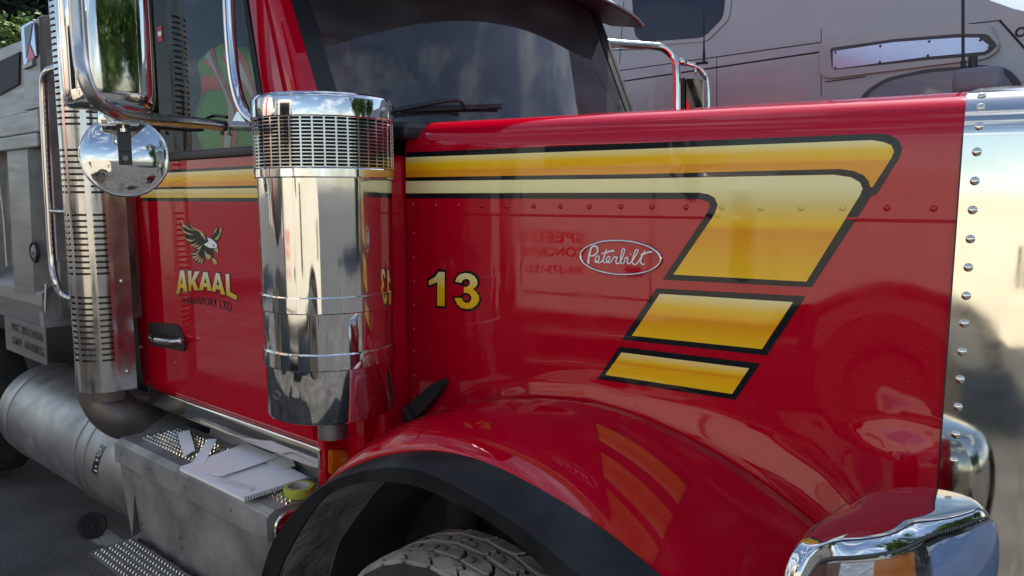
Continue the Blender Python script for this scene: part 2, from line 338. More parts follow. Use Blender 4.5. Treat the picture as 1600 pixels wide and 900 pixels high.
hood_decal('number_digit', [(0.2443, 1.4593), (0.2557, 1.4674), (0.2682, 1.4646), (0.2711, 1.4575), (0.2645, 1.4484), (0.254, 1.4476), (0.2457, 1.452)], M['red'], .0032, label='small red opening of the 3')
# rivets
def rivet_mesh(r, h):
    bm = bmesh.new(); bmesh.ops.create_uvsphere(bm, u_segments=16, v_segments=8, radius=r)
    for v in bm.verts: v.co.z = max(v.co.z, 0) * h / r
    me = bpy.data.meshes.new('rivet'); bm.to_mesh(me); bm.free()
    for p in me.polygons: p.use_smooth = True
    return me
RM = rivet_mesh(.0085, .005); RM.materials.append(M['red']); rot = HN.to_track_quat('Z', 'Y')
RMY = RM.copy(); RMY.materials[0] = bpy.data.materials['stripe_hook_blend']
RMG = rivet_mesh(.0085, .005); RMG.materials.append(graded('rivet_on_stripe', -1, 1, [(0, (.80, .58, .16)), (1, (.80, .58, .16))]))
RC = rivet_mesh(.0105, .0065); RC.materials.append(M['polish'])
def rivet(me, loc, normal, parent):
    o = bpy.data.objects.new('rivet', me); col.objects.link(o); o.location = loc; o.rotation_euler = normal.to_track_quat('Z', 'Y').to_euler()
    o.parent = parent; o.matrix_parent_inverse = world_mat(parent).inverted()
for i, (s, z) in enumerate([(0.0262, 1.773), (0.1287, 1.7713), (0.2271, 1.7719), (0.3243, 1.7725), (0.4226, 1.771), (0.5241, 1.7716), (0.6212, 1.7712), (0.7207, 1.7709), (0.8242, 1.7716), (0.9229, 1.7713), (1.0247, 1.7711), (1.1286, 1.7718), (1.2325, 1.7709), (1.3359, 1.7716), (1.4368, 1.7724), (1.5382, 1.7732), (1.6395, 1.7724)]):
    rivet(RMG if i in (11, 12, 13, 14) else RM, HP(s, z, dep(s, z) + (.0022 if i in (11, 12, 13, 14) else 0)), HN, hood)
for s, z in [(0.027, 1.6711), (0.0252, 1.5843), (0.0235, 1.4991), (0.0217, 1.4107), (0.0199, 1.324), (0.0182, 1.2413), (0.0194, 1.1535), (0.0177, 1.0718)]:
    rivet(RM, HP(s, z, dep(s, z)), HN, hood)
# oval badge
BC = (0.824, 1.6194); BA = [(0.6855, 1.6145), (0.954, 1.6258)]; BW = (BA[1][0] - BA[0][0]) / 2; BH = 0.05499999999999994
bm = bmesh.new()
ringp = [HP(BC[0] + BW * math.cos(a), BC[1] + BH * math.sin(a), .0015) for a in (2 * math.pi * k / 64 for k in range(64))]
rings = []
for dx, dn in ((0, -.004), (0, .005), (.004, .008), (.008, .005), (.008, .0015)):
    rings.append([HP(BC[0] + (BW - dx) * math.cos(a), BC[1] + (BH - dx) * math.sin(a), dn) for a in (2 * math.pi * k / 64 for k in range(64))])
grid(bm, rings, True)
badge = bm_link('hood_badge', bm, M['chrome'], T, True)
badge['label'] = 'chrome rimmed oval badge with silver script on the hood side'
bm = bmesh.new(); bm.faces.new([bm.verts.new(p) for p in [HP(BC[0] + (BW - .008) * math.cos(a), BC[1] + (BH - .008) * math.sin(a), .0008) for a in (2 * math.pi * k / 48 for k in range(48))]])
bm_link('badge_face', bm, M['red'], badge)
BR = lambda pts: [HP(s, z, .0035) for s, z in pts]
bm = bmesh.new()
for pts, r0, r1 in (
    ([(0.7221, 1.5956), (0.7224, 1.6101), (0.726, 1.6303), (0.7312, 1.6459), (0.7408, 1.6518), (0.7506, 1.6466), (0.752, 1.6357), (0.7448, 1.6255), (0.734, 1.6206), (0.7278, 1.6215)], .0036, .0026),
    ([(0.7415, 1.6021), (0.7536, 1.6059), (0.7583, 1.615), (0.7546, 1.6214), (0.7474, 1.6178), (0.7458, 1.6089), (0.7513, 1.6014), (0.7633, 1.6031), (0.7716, 1.6123), (0.7773, 1.6279), (0.7823, 1.6434)], .0021, .0021),
    ([(0.7773, 1.6279), (0.7716, 1.6123), (0.7725, 1.6035), (0.7801, 1.6027), (0.7896, 1.6087), (0.793, 1.6176), (0.7893, 1.6218), (0.7828, 1.616), (0.7829, 1.6062), (0.7897, 1.6021), (0.7991, 1.608), (0.806, 1.6203), (0.8095, 1.6215), (0.813, 1.6195), (0.8177, 1.6212), (0.8132, 1.6097), (0.8145, 1.6021), (0.8227, 1.6025), (0.8319, 1.6149), (0.8396, 1.6368), (0.8401, 1.6451), (0.8354, 1.6464), (0.8314, 1.6365), (0.8284, 1.6147), (0.8285, 1.6061), (0.8344, 1.602), (0.8413, 1.6088), (0.843, 1.6186), (0.8503, 1.6211), (0.8516, 1.6157), (0.8494, 1.607), (0.8542, 1.6025), (0.8621, 1.6076), (0.8733, 1.6231), (0.8832, 1.6407), (0.8819, 1.6453), (0.8763, 1.6436), (0.8708, 1.6295), (0.8655, 1.612), (0.868, 1.6035), (0.876, 1.6018), (0.885, 1.6086), (0.8937, 1.624), (0.9003, 1.6349), (0.9068, 1.6437)], .0021, .0021),
    ([(0.9003, 1.6349), (0.8938, 1.6197), (0.8929, 1.609), (0.8976, 1.6028), (0.9055, 1.6042)], .0022, .0022),
    ([(0.7653, 1.6285), (0.7796, 1.6323), (0.7915, 1.6367), (0.8075, 1.6395)], .0022, .0034),
    ([(0.8924, 1.6308), (0.9048, 1.634), (0.9159, 1.6387), (0.9277, 1.6402)], .0022, .0034)):
    tube(bm, BR(pts), [r0, r1], 6)
s, z = (0.8598, 1.6312); bmesh.ops.create_uvsphere(bm, u_segments=8, v_segments=6, radius=.0022, matrix=Matrix.Translation(HP(s, z, .0035)))
bm_link('badge_script', bm, M['white'], badge, True)

# ---- front chrome surround (crown)
bm = bmesh.new()
for sgn in (1, -1):
    rings = []
    for ds, inn in ((-.012, -.0005), (-.010, .004), (0, .004), (.05, .004), (.10, .004), (.15, .004), (.195, .003), (.215, -.004), (.232, -.018), (.242, -.038), (.245, -.09)):
        pr_ = profile(S1 + ds, inn + .003, .55, False) if True else None
        rings.append([Vector((p.x, p.y * sgn, p.z)) for p in pr_])
    grid(bm, rings)
bmesh.ops.remove_doubles(bm, verts=bm.verts, dist=.0005)
crown = bm_link('grille_surround', bm, M['polish'], T, True, sharp=50)
crown['label'] = 'polished metal hood surround with a row of rivets'
bm = bmesh.new(); rings = [[HP(S1 - .0135 + k * .003, p.z if True else 0, 0) for p in profile(S1, 0, .6, False)[:4]] for k in range(2)]
grid(bm, [[Vector((p.x, p.y, p.z)) for p in [q + HN * .0075 for q in r]] for r in rings]); bm_link('seam', bm, M['seal'], crown)
for s, z in [(1.7038, 1.9044), (1.7042, 1.8374), (1.7032, 1.7699), (1.7036, 1.7017), (1.7052, 1.6345), (1.7054, 1.5667), (1.7069, 1.4999), (1.7085, 1.431), (1.7101, 1.3631), (1.7103, 1.2945), (1.7118, 1.2254), (1.7118, 1.1588)]:
    rivet(RC, HP(S1 + .019, z, .007), HN, crown)
for a in (12, 38, 62):
    a = math.radians(a); nrm = (HN * math.cos(a) + Vector((0, 0, 1)) * math.sin(a))
    rivet(RC, HP(S1 + .02, ZSH - .022 + (RSH + .007) * math.sin(a), -RSH + (RSH + .007) * math.cos(a)), nrm, crown)
# grille behind the surround
bm = bmesh.new()
for k in range(17): box(bm, (1.90, -.36 + k * .045, 1.25), (.02, .008, 1.35))
bm_link('grille', bm, M['chrome'], crown)
bm = bmesh.new(); box(bm, (1.84, 0, 1.25), (.02, .8, 1.4)); bm_link('radiator', bm, M['dark'], crown)

# ---- fender
INN = [HP(s, z, dep(s, z + .002) + .004) for s, z in GAP]
LIPX = [(-0.3967, -1.12, 0.1843), (-0.3024, -1.12, 0.4314), (-0.2106, -1.12, 0.5935), (-0.0481, -1.12, 0.7854), (0.1209, -1.12, 0.9247), (0.2692, -1.12, 1.0077), (0.4891, -1.12, 1.0909), (0.6166, -1.12, 1.1122), (0.7409, -1.12, 1.123), (0.8786, -1.12, 1.1004), (0.9781, -1.12, 1.0805), (1.0402, -1.12, 1.0704), (1.2305, -1.12, 0.9979), (1.3399, -1.12, 0.9408)]
N = 60; A = resample(INN, N); Bc = resample(LIPX, N)
def relax(P, k):
    for _ in range(k): P = [P[0]] + [(P[i - 1] + P[i] * 2 + P[i + 1]) / 4 for i in range(1, len(P) - 1)] + [P[-1]]
    return P
A = relax(A, 25); Bc = relax(Bc, 12)
A2 = A; bm = bmesh.new(); rings = []
for i in range(N):
    a, b = A2[i], Bc[i]; r = []
    r.append(a + Vector((0, .0, -.05))); r.append(a + Vector((0, 0, -.012)))
    kf = smooth((i / N - .12) / .35)
    for k in range(19):
        u = k / 18; x = a.x + (b.x - a.x) * u; y = a.y + (b.y - a.y) * (u + (math.sin(u * math.pi / 2) - u) * kf)
        t = u ** (1 + 1.1 * kf); z = a.z + (b.z - a.z) * t + .034 * math.sin(math.pi * u ** 1.1) * smooth((i / N - .22) / .4)
        r.append(Vector((x, y, z)))
    r.append(b + Vector((0, .02, -.03)))
    rings.append(r)
grid(bm, rings); fender = bm_link('fender', bm, M['red'], T, True)
# rubber flare
CRX = [(-0.2921, -1.205, 0.2662), (-0.2093, -1.205, 0.4985), (-0.1323, -1.205, 0.6494), (-0.0242, -1.205, 0.7744), (0.0893, -1.205, 0.8715), (0.1813, -1.205, 0.9406), (0.2765, -1.205, 0.9883), (0.3573, -1.205, 1.0235), (0.4856, -1.205, 1.0673), (0.6058, -1.205, 1.0872), (0.7393, -1.205, 1.074), (0.8473, -1.205, 1.0531), (0.948, -1.205, 1.0288), (1.0423, -1.205, 0.9954), (1.1013, -1.205, 0.9736), (1.2029, -1.205, 0.9203)]
BX = [(-0.1917, -1.2, 0.3038), (-0.1219, -1.2, 0.5266), (-0.0392, -1.2, 0.6546), (0.0378, -1.2, 0.7541), (0.1386, -1.2, 0.8708), (0.2468, -1.2, 0.9458), (0.407, -1.2, 1.0021), (0.5312, -1.2, 1.0316), (0.6166, -1.2, 1.0357), (0.718, -1.2, 1.0278), (0.8635, -1.2, 1.007), (0.9441, -1.2, 0.9781), (1.0262, -1.2, 0.9354), (1.1077, -1.2, 0.8826)]
Cc = relax(resample(CRX, N), 8); Bb = relax(resample(BX, N), 8); bm = bmesh.new(); rings = []
for i in range(N):
    a, c, b = Bc[i], Cc[i], Bb[i]
    out = Vector((0, -.004, 0)); up = (a - Vector((.55, a.y, .35))).normalized() * .004
    r = [a + Vector((0, .012, 0)) - up, a + up * .6, a.lerp(c, .3) + up * 1.6, a.lerp(c, .7) + up * 1.8, a.lerp(c, .94) + up, c + out, b + out, b + Vector((0, .015, .002)), b.lerp(a, .5) + Vector((0, .02, -.008))]
    rings.append(r)
grid(bm, rings); bm_link('fender_flare', bm, M['rubber'], T, True, sharp=40)
# liner and wheel well
def arch(r, y, cx=.52, cz=.40, n=40, a0=-10, a1=190, sx=1.0): return [Vector((cx - r * sx * math.cos(math.radians(a0 + (a1 - a0) * k / n)), y, cz + r * math.sin(math.radians(a0 + (a1 - a0) * k / n)))) for k in range(n + 1)]
lin = []
for fy, fr in ((-1.195, 0), (-1.12, -.02), (-1.0, -.035), (-.93, -.05)):
    lin.append([Vector((b.x + (.52 - b.x) * -fr * -1, fy, b.z + (.40 - b.z) * -fr * 1.2)) for b in Bb])
bm = bmesh.new(); grid(bm, lin); bm_link('mud_liner', bm, M['liner'], fender, True)
bm = bmesh.new(); q = lin[-1]
grid(bm, [[Vector((p.x, p.y + .001, p.z - .004)) for p in q], [Vector((.52 + (p.x - .52) * .97, -.80, .40 + (p.z - .4) * .95)) for p in q], [Vector((.52 + (p.x - .52) * .93, -.62, .40 + (p.z - .4) * .9)) for p in q]])
bm_link('wheel_well', bm, M['well'], fender, True)
bm = bmesh.new(); box(bm, (.45, -.60, .35), (1.3, .02, .95))
bm_link('inner_panel', bm, M['well'], fender)

bm = bmesh.new(); tube(bm, [(.22, -.70, .35), (.30, -.70, 1.0)], .045, 14, True, False); tube(bm, [(.24, -.70, .55), (.29, -.70, .92)], .055, 14, True, False); bm_link('shock_absorber', bm, M['tyredark'], fender, True, sharp=50)
bm = bmesh.new(); tube(bm, [(.50, -.64, .95), (.56, -.78, 1.0), (.66, -.80, .92), (.66, -.78, .75)], .011, 8); bm_link('brake_hose', bm, M['black'], fender, True)
# ---- front wheel
WC = Vector((.64, -1.065, .325)); WR = .50
wheel = bpy.data.objects.new('wheel', None); col.objects.link(wheel); wheel.location = WC; set_parent(wheel, T); wheel.matrix_parent_inverse = world_mat(T).inverted()
bm = bmesh.new(); prof = [(.29, .12), (.36, .135), (.44, .14), (.475, .13), (.484, .115), (.484, 0), (.484, -.115), (.475, -.13), (.44, -.14), (.36, -.135), (.29, -.12)]
revolve(bm, prof, WC, 'Y', 72); tyre = bm_link('tyre', bm, M['tyredark'], wheel, True)
bm = bmesh.new(); NB = 30
def blk(yc, w_, th0, th1, zig, skew):
    P = []
    L = [(-.5, -.5), (-.28, -.62 * 1), (0, -.5 - zig), (.28, -.62), (.5, -.5), (.56, 0), (.5, .5), (.28, .62 - .2), (0, .5 - zig), (-.28, .42), (-.5, .5), (-.56, 0)]
    return [(yc + a * w_, (th0 + th1) / 2 + (b + a * skew) * (th1 - th0)) for a, b in L]
for j, (yc, w_) in enumerate(((-.098, .05), (-.036, .046), (.03, .046), (.094, .05))):
    for i in range(NB):
        t0 = 2 * math.pi * (i + (.5 if j % 2 else 0)) / NB; t1 = t0 + 2 * math.pi / NB * .86
        pl = blk(yc, w_, t0, t1, .10 if j % 2 else -.1, .18 if j < 2 else -.18)
        cy = sum(p[0] for p in pl) / 12; ct = sum(p[1] for p in pl) / 12
        rings = []
        for sc, r in ((1.0, .482), (.99, .4955), (.93, .500)):
            rg = []
            for y, t in pl:
                yy = cy + (y - cy) * sc; tt = ct + (t - ct) * sc; rr_ = r - (.010 if abs(yy) > .11 else 0)
                rg.append(WC + Vector((rr_ * math.cos(tt), yy, rr_ * math.sin(tt))))
            rings.append(rg)
        vs = grid(bm, rings, True); bm.faces.new(vs[-1])
nf = len(bm.faces)
for j, yc in enumerate((-.036, .03)):
    for i in range(NB):
        t = 2 * math.pi * (i + .5 + (.5 if j % 2 == 0 else 0)) / NB
        for dy, dt in ((-.008, -.012), (.006, .008)):
            p = WC + Vector((.5005 * math.cos(t + dt), yc + dy, .5005 * math.sin(t + dt)))
            box(bm, p, (.003, .014, .003) if dy < 0 else (.003, .003, .014), Matrix.Rotation(-t, 3, 'Y'))
bm.faces.ensure_lookup_table()
for f in bm.faces[nf:]: f.material_index = 1
bm_link('tread', bm, M['tyre'], tyre).data.materials.append(M['tyredark'])
bm = bmesh.new(); revolve(bm, [(.29, -.12), (.27, -.09), (.25, 0), (.12, .0), (.11, -.08), (.0001, -.09)], WC, 'Y', 40); bm_link('rim', bm, M['alu'], wheel, True)

# ---- hood latch (black rubber strap) at the hood foot
bm = bmesh.new()
l0, l1 = [Vector(p) for p in [(-0.026629469396962868, -0.7038448966508986, 0.9704619260084404), (0.14620350017058037, -0.6788904037186865, 1.1582524720669136)]]; ax = (l1 - l0).normalized(); sidev = ax.cross(HN).normalized()
def strip(p0, p1, ws, th, off):
    rg = []
    for t, w_ in ws:
        c = p0.lerp(p1, t) + HN * off; rg.append([c - sidev * w_, c - sidev * w_ * .8 + HN * th, c + sidev * w_ * .8 + HN * th, c + sidev * w_])
    grid(bm, rg, True, True)
a0 = Vector((0.022331682830274646, -0.6967756393774469, 1.0147606721340068)); a1 = Vector((0.1797962381716096, -0.6740401153442062, 1.1626688830708654))
strip(a0, a1, [(0, .024), (.05, .03), (.3, .034), (.75, .026), (.97, .012), (1, .008)], .03, .012)
b0 = Vector((-0.08013847365540583, -0.7115707956614756, 0.9121548002430135)); strip(b0, a0.lerp(a1, .12), [(0, .013), (1, .013)], .018, .006)
strip(a0.lerp(a1, .02), a0.lerp(a1, .12), [(0, .034), (1, .034)], .04, .012)
bm_link('hood_latch', bm, M['black'], T, False, 'black rubber hood latch strap behind the fender')

# ---- cowl behind the hood
bm = bmesh.new()
box(bm, (-.12, -.66, 1.42), (.22, .30, 1.06), bev=.04, seg=4)
bm_link('cowl_side', bm, M['redflat'], T, True, sharp=50)
bm = bmesh.new(); box(bm, (-.14, .66, 1.42), (.24, .30, 1.06), bev=.04, seg=4); bm_link('cowl_side', bm, M['redflat'], T, True, sharp=50)
bm = bmesh.new(); box(bm, (-.10, 0, 2.03), (.3, 1.5, .06), bev=.02); bm_link('cowl_top', bm, M['black'], T)
bm = bmesh.new(); box(bm, (-.205, -.86, .80), (.05, .18, .34), bev=.012); box(bm, (-.15, -.80, .96), (.16, .12, .34), bev=.03); lowred = bm_link('lower_cowl', bm, M['redflat'], T, True, sharp=40)
bm = bmesh.new(); x0 = -.16
pts = [(-0.165, -0.9343, 0.8953), (-0.165, -0.8114, 0.8551), (-0.165, -0.8634, 0.7982), (-0.165, -0.9376, 0.8028)]
poly_prism(bm, [Vector(p) for p in pts], (-.03, 0, 0), .006); mk = bm_link('marker_light', bm, M['amber'], lowred, False)
bm = bmesh.new(); p = Vector((-0.162, -0.8787, 0.8447)); box(bm, p, (.006, .02, .015), bev=.002); bm_link('bulb', bm, M['lens'] if 0 else M['gold'], mk)

# ---- air cleaner
CC = Vector((-.022, -1.027, 0)); CK = .93; bm = bmesh.new()
revolve(bm, [(.0001, 1.095), (.205, 1.095), (.217, 1.100), (.221, 1.108), (.222, 1.29), (.2255, 1.47), (.2285, 1.858), (.2, 1.86)], CC, 'Z', 96, CK)
cl = bm_link('air_cleaner', bm, M['chromewavy'], T, True, sharp=40)
for zc, h in ((1.472, .052), (1.296, .052)):
    bm = bmesh.new(); revolve(bm, [(.222, zc - h / 2), (.2290, zc - h / 2), (.2300, zc - h / 2 + .003), (.2300, zc + h / 2 - .003), (.2290, zc + h / 2), (.222, zc + h / 2)], CC, 'Z', 96, CK)
    bm_link('clamp_band', bm, M['chrome'], cl, True, sharp=8)
bm = bmesh.new(); revolve(bm, [(.222, 1.857), (.2355, 1.857), (.2365, 1.861), (.2365, 1.884), (.2335, 1.888)], CC, 'Z', 96, CK); bm_link('screen_rim', bm, M['chrome'], cl, True, sharp=8)
bm = bmesh.new(); revolve(bm, [(.2335, 2.036), (.2365, 2.036), (.2385, 2.039), (.2387, 2.043), (.2386, 2.091), (.2375, 2.096), (.234, 2.102), (.227, 2.107), (.21, 2.110), (.0001, 2.114)], CC, 'Z', 96, CK)
bm_link('cap', bm, M['chrome'], cl, True, sharp=20)
bm = bmesh.new(); NR = 15
for k in range(NR):
    z = 1.890 + .146 * k / (NR - 1); h = .0032
    revolve(bm, [(.2325, z - h / 2), (.2352, z - h / 2), (.2352, z + h / 2), (.2325, z + h / 2), (.2325, z - h / 2)], CC, 'Z', 96, CK)
for k in range(40):
    a = 2 * math.pi * k / 40; box(bm, CC + Vector((.2176 * math.cos(a), .2176 * math.sin(a), 1.963)), (.0026, .0052, .15), Matrix.Rotation(a, 3, 'Z'))
bm_link('intake_screen', bm, M['guard'], cl)
bm = bmesh.new(); revolve(bm, [(.212, 1.86), (.212, 2.05)], CC, 'Z', 96, CK)
for k in range(60):
    a = 2 * math.pi * k / 60; box(bm, CC + Vector((.196 * math.cos(a), .196 * math.sin(a), 1.955)), (.006, .004, .19), Matrix.Rotation(a, 3, 'Z'))
bm_link('filter_element', bm, M['dark'], cl)
bm = bmesh.new(); revolve(bm, [(.05, 1.1), (.05, 1.0), (.0001, 1.0)], CC + Vector((.0, .0, 0)), 'Z', 24); bm_link('drain', bm, M['alu'], cl, True, sharp=40)
bm = bmesh.new(); d_ = Vector((.55, -.83, 0)).normalized()
a = math.radians(-38 - 52)
for k, (r0, r1) in enumerate(((.021, .0018), (.014, .0012))):
    pts = [CC + Vector((.208 * math.cos(a + r0 * math.cos(t) / .22), .208 * math.sin(a + r0 * math.cos(t) / .22), 1.185 + r0 * .62 * math.sin(t))) for t in (2 * math.pi * i / 24 for i in range(25))]
    tube(bm, pts, r1, 6, False, False)
bm_link('maker_stamp', bm, M['steel'], cl, True)

# ---- cab
cab = bpy.data.objects.new('cab', None)
def quadstrip(name, pts, th, m, parent=T, smooth_=False, label=None, bev=0):
    bm = bmesh.new(); poly_prism(bm, [Vector(p) for p in pts], th, bev); return bm_link(name, bm, m, parent, smooth_, label)
YC = -.95
def yz(pts, y=YC): return [Vector((x, y, z)) for x, z in pts]
# main cab shell: one mesh of wall pieces
bm = bmesh.new()
poly_prism(bm, yz([(-1.60, .90), (-.18, .90), (-.18, 1.96), (-1.60, 1.96)], -.935), (0, .05, 0))      # near lower wall
poly_prism(bm, yz([(-1.60, 1.96), (-1.50, 1.96), (-1.44, 2.95), (-1.60, 2.95)], -.935), (0, .05, 0), .008)  # rear pillar
poly_prism(bm, yz([(-1.60, .90), (-.18, .90), (-.10, 2.05), (-.40, 2.78), (-1.60, 2.90)], .90), (0, .05, 0))      # far wall, window opening closed to keep the cab dark
poly_prism(bm, yz([(-1.60, 2.0), (-1.35, 2.0), (-1.35, 2.95), (-1.60, 2.95)], .90), (0, .05, 0))
poly_prism(bm, yz([(-.62, 2.7), (-.42, 2.86), (-1.60, 2.95), (-1.60, 2.78)], .90), (0, .05, 0))
poly_prism(bm, yz([(-.62, 2.74), (-.42, 2.86), (-1.60, 2.98), (-1.60, 2.84)], -.935), (0, .05, 0))
box(bm, (-1.02, 0, 2.98), (1.24, 1.9, .05), bev=.02)                                             # roof
box(bm, (-1.61, 0, 1.45), (.04, 1.9, 1.1)); box(bm, (-1.61, 0, 2.85), (.04, 1.9, .3)); box(bm, (-1.61, -.75, 2.4), (.04, .4, .9)); box(bm, (-1.61, .75, 2.4), (.04, .4, .9))
box(bm, (-.9, 0, .96), (1.4, 1.88, .05))
cab = bm_link('cab', bm, M['redflat'], T)
# the windshield surface: u across (-1 near, 1 far), t up; the pillars follow its two edges
def ws(u, t, o=0):
    x = -.07 + .12 * u + .13 * (1 - u * u) - .355 * t; z = 2.02 + .82 * t
    n_ = Vector((.92, u * .25, .39)).normalized(); return Vector((x, u * .885, z)) + n_ * o
def pillar(sg, lab=None):
    bm = bmesh.new(); rings = []
    for i in range(9):
        e = ws(sg, -.03 + 1.15 * i / 8)
        rings.append([Vector((e.x - .15, sg * .885, e.z)), Vector((e.x - .15, sg * .925, e.z)), Vector((e.x - .135, sg * .94, e.z)), Vector((e.x - .03, sg * .94, e.z)), Vector((e.x, sg * .925, e.z)), Vector((e.x + .008, sg * .885, e.z))])
    grid(bm, rings, True, True); return bm_link('windshield_pillar', bm, M['redflat'] if sg < 0 else M['black'], cab, True, lab, sharp=35)
pillar(-1, 'red pillar beside the windshield'); pillar(1, 'dark pillar beside the windshield')
# door
bm = bmesh.new()
dp = fillet([(-1.637, 0.9327), (-1.6475, 1.214), (-1.6205, 1.4627), (-1.5701, 1.735), (-1.4956, 1.9965)] + [(-.24, 1.985), (-.24, .918)], [.06, .02, .02, .02, 0, 0, 0], 6)
poly_prism(bm, [Vector((p.x, -.952, p.y)) for p in dp], (0, .03, 0), .006)
# upper frame of the door
fr = [(-0.5019, 2.5076), (-0.4263, 2.0488), (-0.4127, 1.9453)]
poly_prism(bm, yz([(-.60, 2.72), (-.462, 2.05), (-.44, 1.97), (-.30, 1.97), (-.325, 2.06), (-.53, 2.78)], -.952), (0, .03, 0), .006)
door = bm_link('door', bm, M['redflat'], T, False)
door['label'] = 'red passenger door with eagle emblem'
def door_decal(name, pts, m, off, label=None):
    bm = bmesh.new(); flat_poly(bm, [(x, -.952 - off, z) for x, z in [tuple(p) for p in pts]]); return bm_link(name, bm, m, door, False, label)
zz = [1.9178981090995093, 1.9051638248426521, 1.8437658988951897, 1.8334886980261578, 1.7974183691373016, 1.7819118006596466]
door_decal('door_stripe', [(-1.53, zz[5]), (-.26, zz[5]), (-.26, zz[0]), (-1.53, zz[0])], M['decalblack'], .001, 'black stripe ground on the door')
door_decal('door_stripe', [(-1.53, zz[2]), (-.26, zz[2]), (-.26, zz[1]), (-1.53, zz[1])], graded('door_top_blend', zz[2], zz[1], [(0, ORANGE), (.25, ORANGE), (.35, DEEP), (.6, GOLD), (1, CREAM)]), .002, 'golden upper door stripe')
door_decal('door_stripe', [(-1.53, zz[4]), (-.26, zz[4]), (-.26, zz[3]), (-1.53, zz[3])], graded('door_low_blend', zz[4], zz[3], [(0, GOLD), (.5, (.8, .6, .2)), (1, CREAM)]), .002, 'pale lower door stripe')
# belt seal, window seals, glass
bm = bmesh.new(); box(bm, (-.88, -.955, 1.972), (1.28, .03, .036), bev=.006)
tube(bm, [(-.475, -.95, 1.98), (-.51, -.95, 2.2), (-.635, -.95, 2.75)], .014, 8); tube(bm, [(-1.49, -.95, 1.98), (-1.46, -.95, 2.4), (-1.43, -.95, 2.8)], .018, 8)
bm_link('window_seal', bm, M['seal'], door, True)
bm = bmesh.new(); bm.faces.new([bm.verts.new(p) for p in yz([(-1.50, 1.98), (-.47, 1.98), (-.63, 2.80), (-1.43, 2.86)], -.936)]); bm_link('side_window', bm, M['glass'], door)
# letters
def T7(*a): return a
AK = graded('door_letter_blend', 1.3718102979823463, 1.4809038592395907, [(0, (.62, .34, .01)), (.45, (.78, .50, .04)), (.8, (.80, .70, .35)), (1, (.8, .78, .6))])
LET = {
 'a': [[(-1.2328, 1.3742), (-1.1857, 1.4821), (-1.151, 1.4843), (-1.1301, 1.3965), (-1.1664, 1.3898), (-1.1694, 1.4083), (-1.193, 1.404), (-1.2008, 1.3807)], [(-1.1155, 1.4865), (-1.0856, 1.4871), (-1.0899, 1.4464), (-1.0537, 1.4867), (-1.0147, 1.4892), (-1.0603, 1.4461), (-1.0302, 1.4082), (-1.0671, 1.404), (-1.0866, 1.4307), (-1.0922, 1.4242), (-1.0973, 1.3991), (-1.1176, 1.3962)], [(-1.0302, 1.4082), (-0.9837, 1.4888), (-0.9506, 1.4909), (-0.9207, 1.4146), (-0.9559, 1.4117), (-0.9591, 1.4271), (-0.9877, 1.4249), (-0.9938, 1.4111)], [(-0.9231, 1.4132), (-0.8813, 1.4919), (-0.8541, 1.4925), (-0.8151, 1.4056), (-0.8485, 1.4063), (-0.8558, 1.4245), (-0.883, 1.4247), (-0.891, 1.4123)], [(-0.8051, 1.4933), (-0.7766, 1.4941), (-0.7764, 1.4216), (-0.7235, 1.4099), (-0.7315, 1.3909), (-0.8063, 1.4052)]],
}
HOLE = [[(-1.1883, 1.4231), (-1.1745, 1.4554), (-1.1701, 1.4257)], [(-0.9812, 1.4422), (-0.9693, 1.467), (-0.961, 1.4437)], [(-0.878, 1.4416), (-0.8689, 1.4669), (-0.8589, 1.4407)]]
for p in LET['a']:
    cx = sum(q[0] for q in p) / len(p); cz = sum(q[1] for q in p) / len(p)
    out = []
    for i, q in enumerate(p):                   # the dark outline: the letter grown by a few millimetres
        a, b, c = Vector(p[i - 1]), Vector(q), Vector(p[(i + 1) % len(p)]); n1 = Vector(((b - a).y, -(b - a).x)).normalized(); n2 = Vector(((c - b).y, -(c - b).x)).normalized()
        n_ = (n1 + n2); n_ = n_.normalized() if n_.length > .2 else n1; out.append(tuple(b + n_ * .006) )
    area = sum(p[i - 1][0] * p[i][1] - p[i][0] * p[i - 1][1] for i in range(len(p)))
    if area < 0: out = [tuple(Vector(q) * 2 - Vector(o)) for q, o in zip(p, out)]
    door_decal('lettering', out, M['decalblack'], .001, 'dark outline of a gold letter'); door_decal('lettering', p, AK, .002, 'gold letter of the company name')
for p in HOLE: door_decal('lettering', p, M['decalblack'], .0026, 'dark opening of a letter')
tx = bpy.data.curves.new('t', 'FONT'); tx.body = 'TRANSPORT LTD.'; tx.size = 1; tx.offset = .012; to = bpy.data.objects.new('t', tx); col.objects.link(to)
dg = bpy.context.evaluated_depsgraph_get()
def text_mesh(body, offset=.01):
    c = bpy.data.curves.new('t', 'FONT'); c.body = body; c.size = 1; c.offset = offset; o = bpy.data.objects.new('t', c); col.objects.link(o)
    bpy.context.view_layer.update(); me = bpy.data.meshes.new_from_object(o.evaluated_get(bpy.context.evaluated_depsgraph_get())); bpy.data.objects.remove(o); return me
bpy.data.objects.remove(to)
def text_on(name, body, corners, y, m, parent, offset=.01, label=None, mapf=None):
    me = text_mesh(body, offset); xs = [v.co.x for v in me.vertices]; ys = [v.co.y for v in me.vertices]; x0, x1, y0, y1 = min(xs), max(xs), min(ys), max(ys)
    BL, BR_, TR, TL = [Vector(c) for c in corners]
    for v in me.vertices:
        u = (v.co.x - x0) / (x1 - x0); t = (v.co.y - y0) / (y1 - y0)
        p = BL * (1 - u) * (1 - t) + BR_ * u * (1 - t) + TR * u * t + TL * (1 - u) * t
        if mapf: v.co = mapf(p, u)
        else: v.co = (p.x, y, p.y)
    return link(name, me, m, parent, False, label)
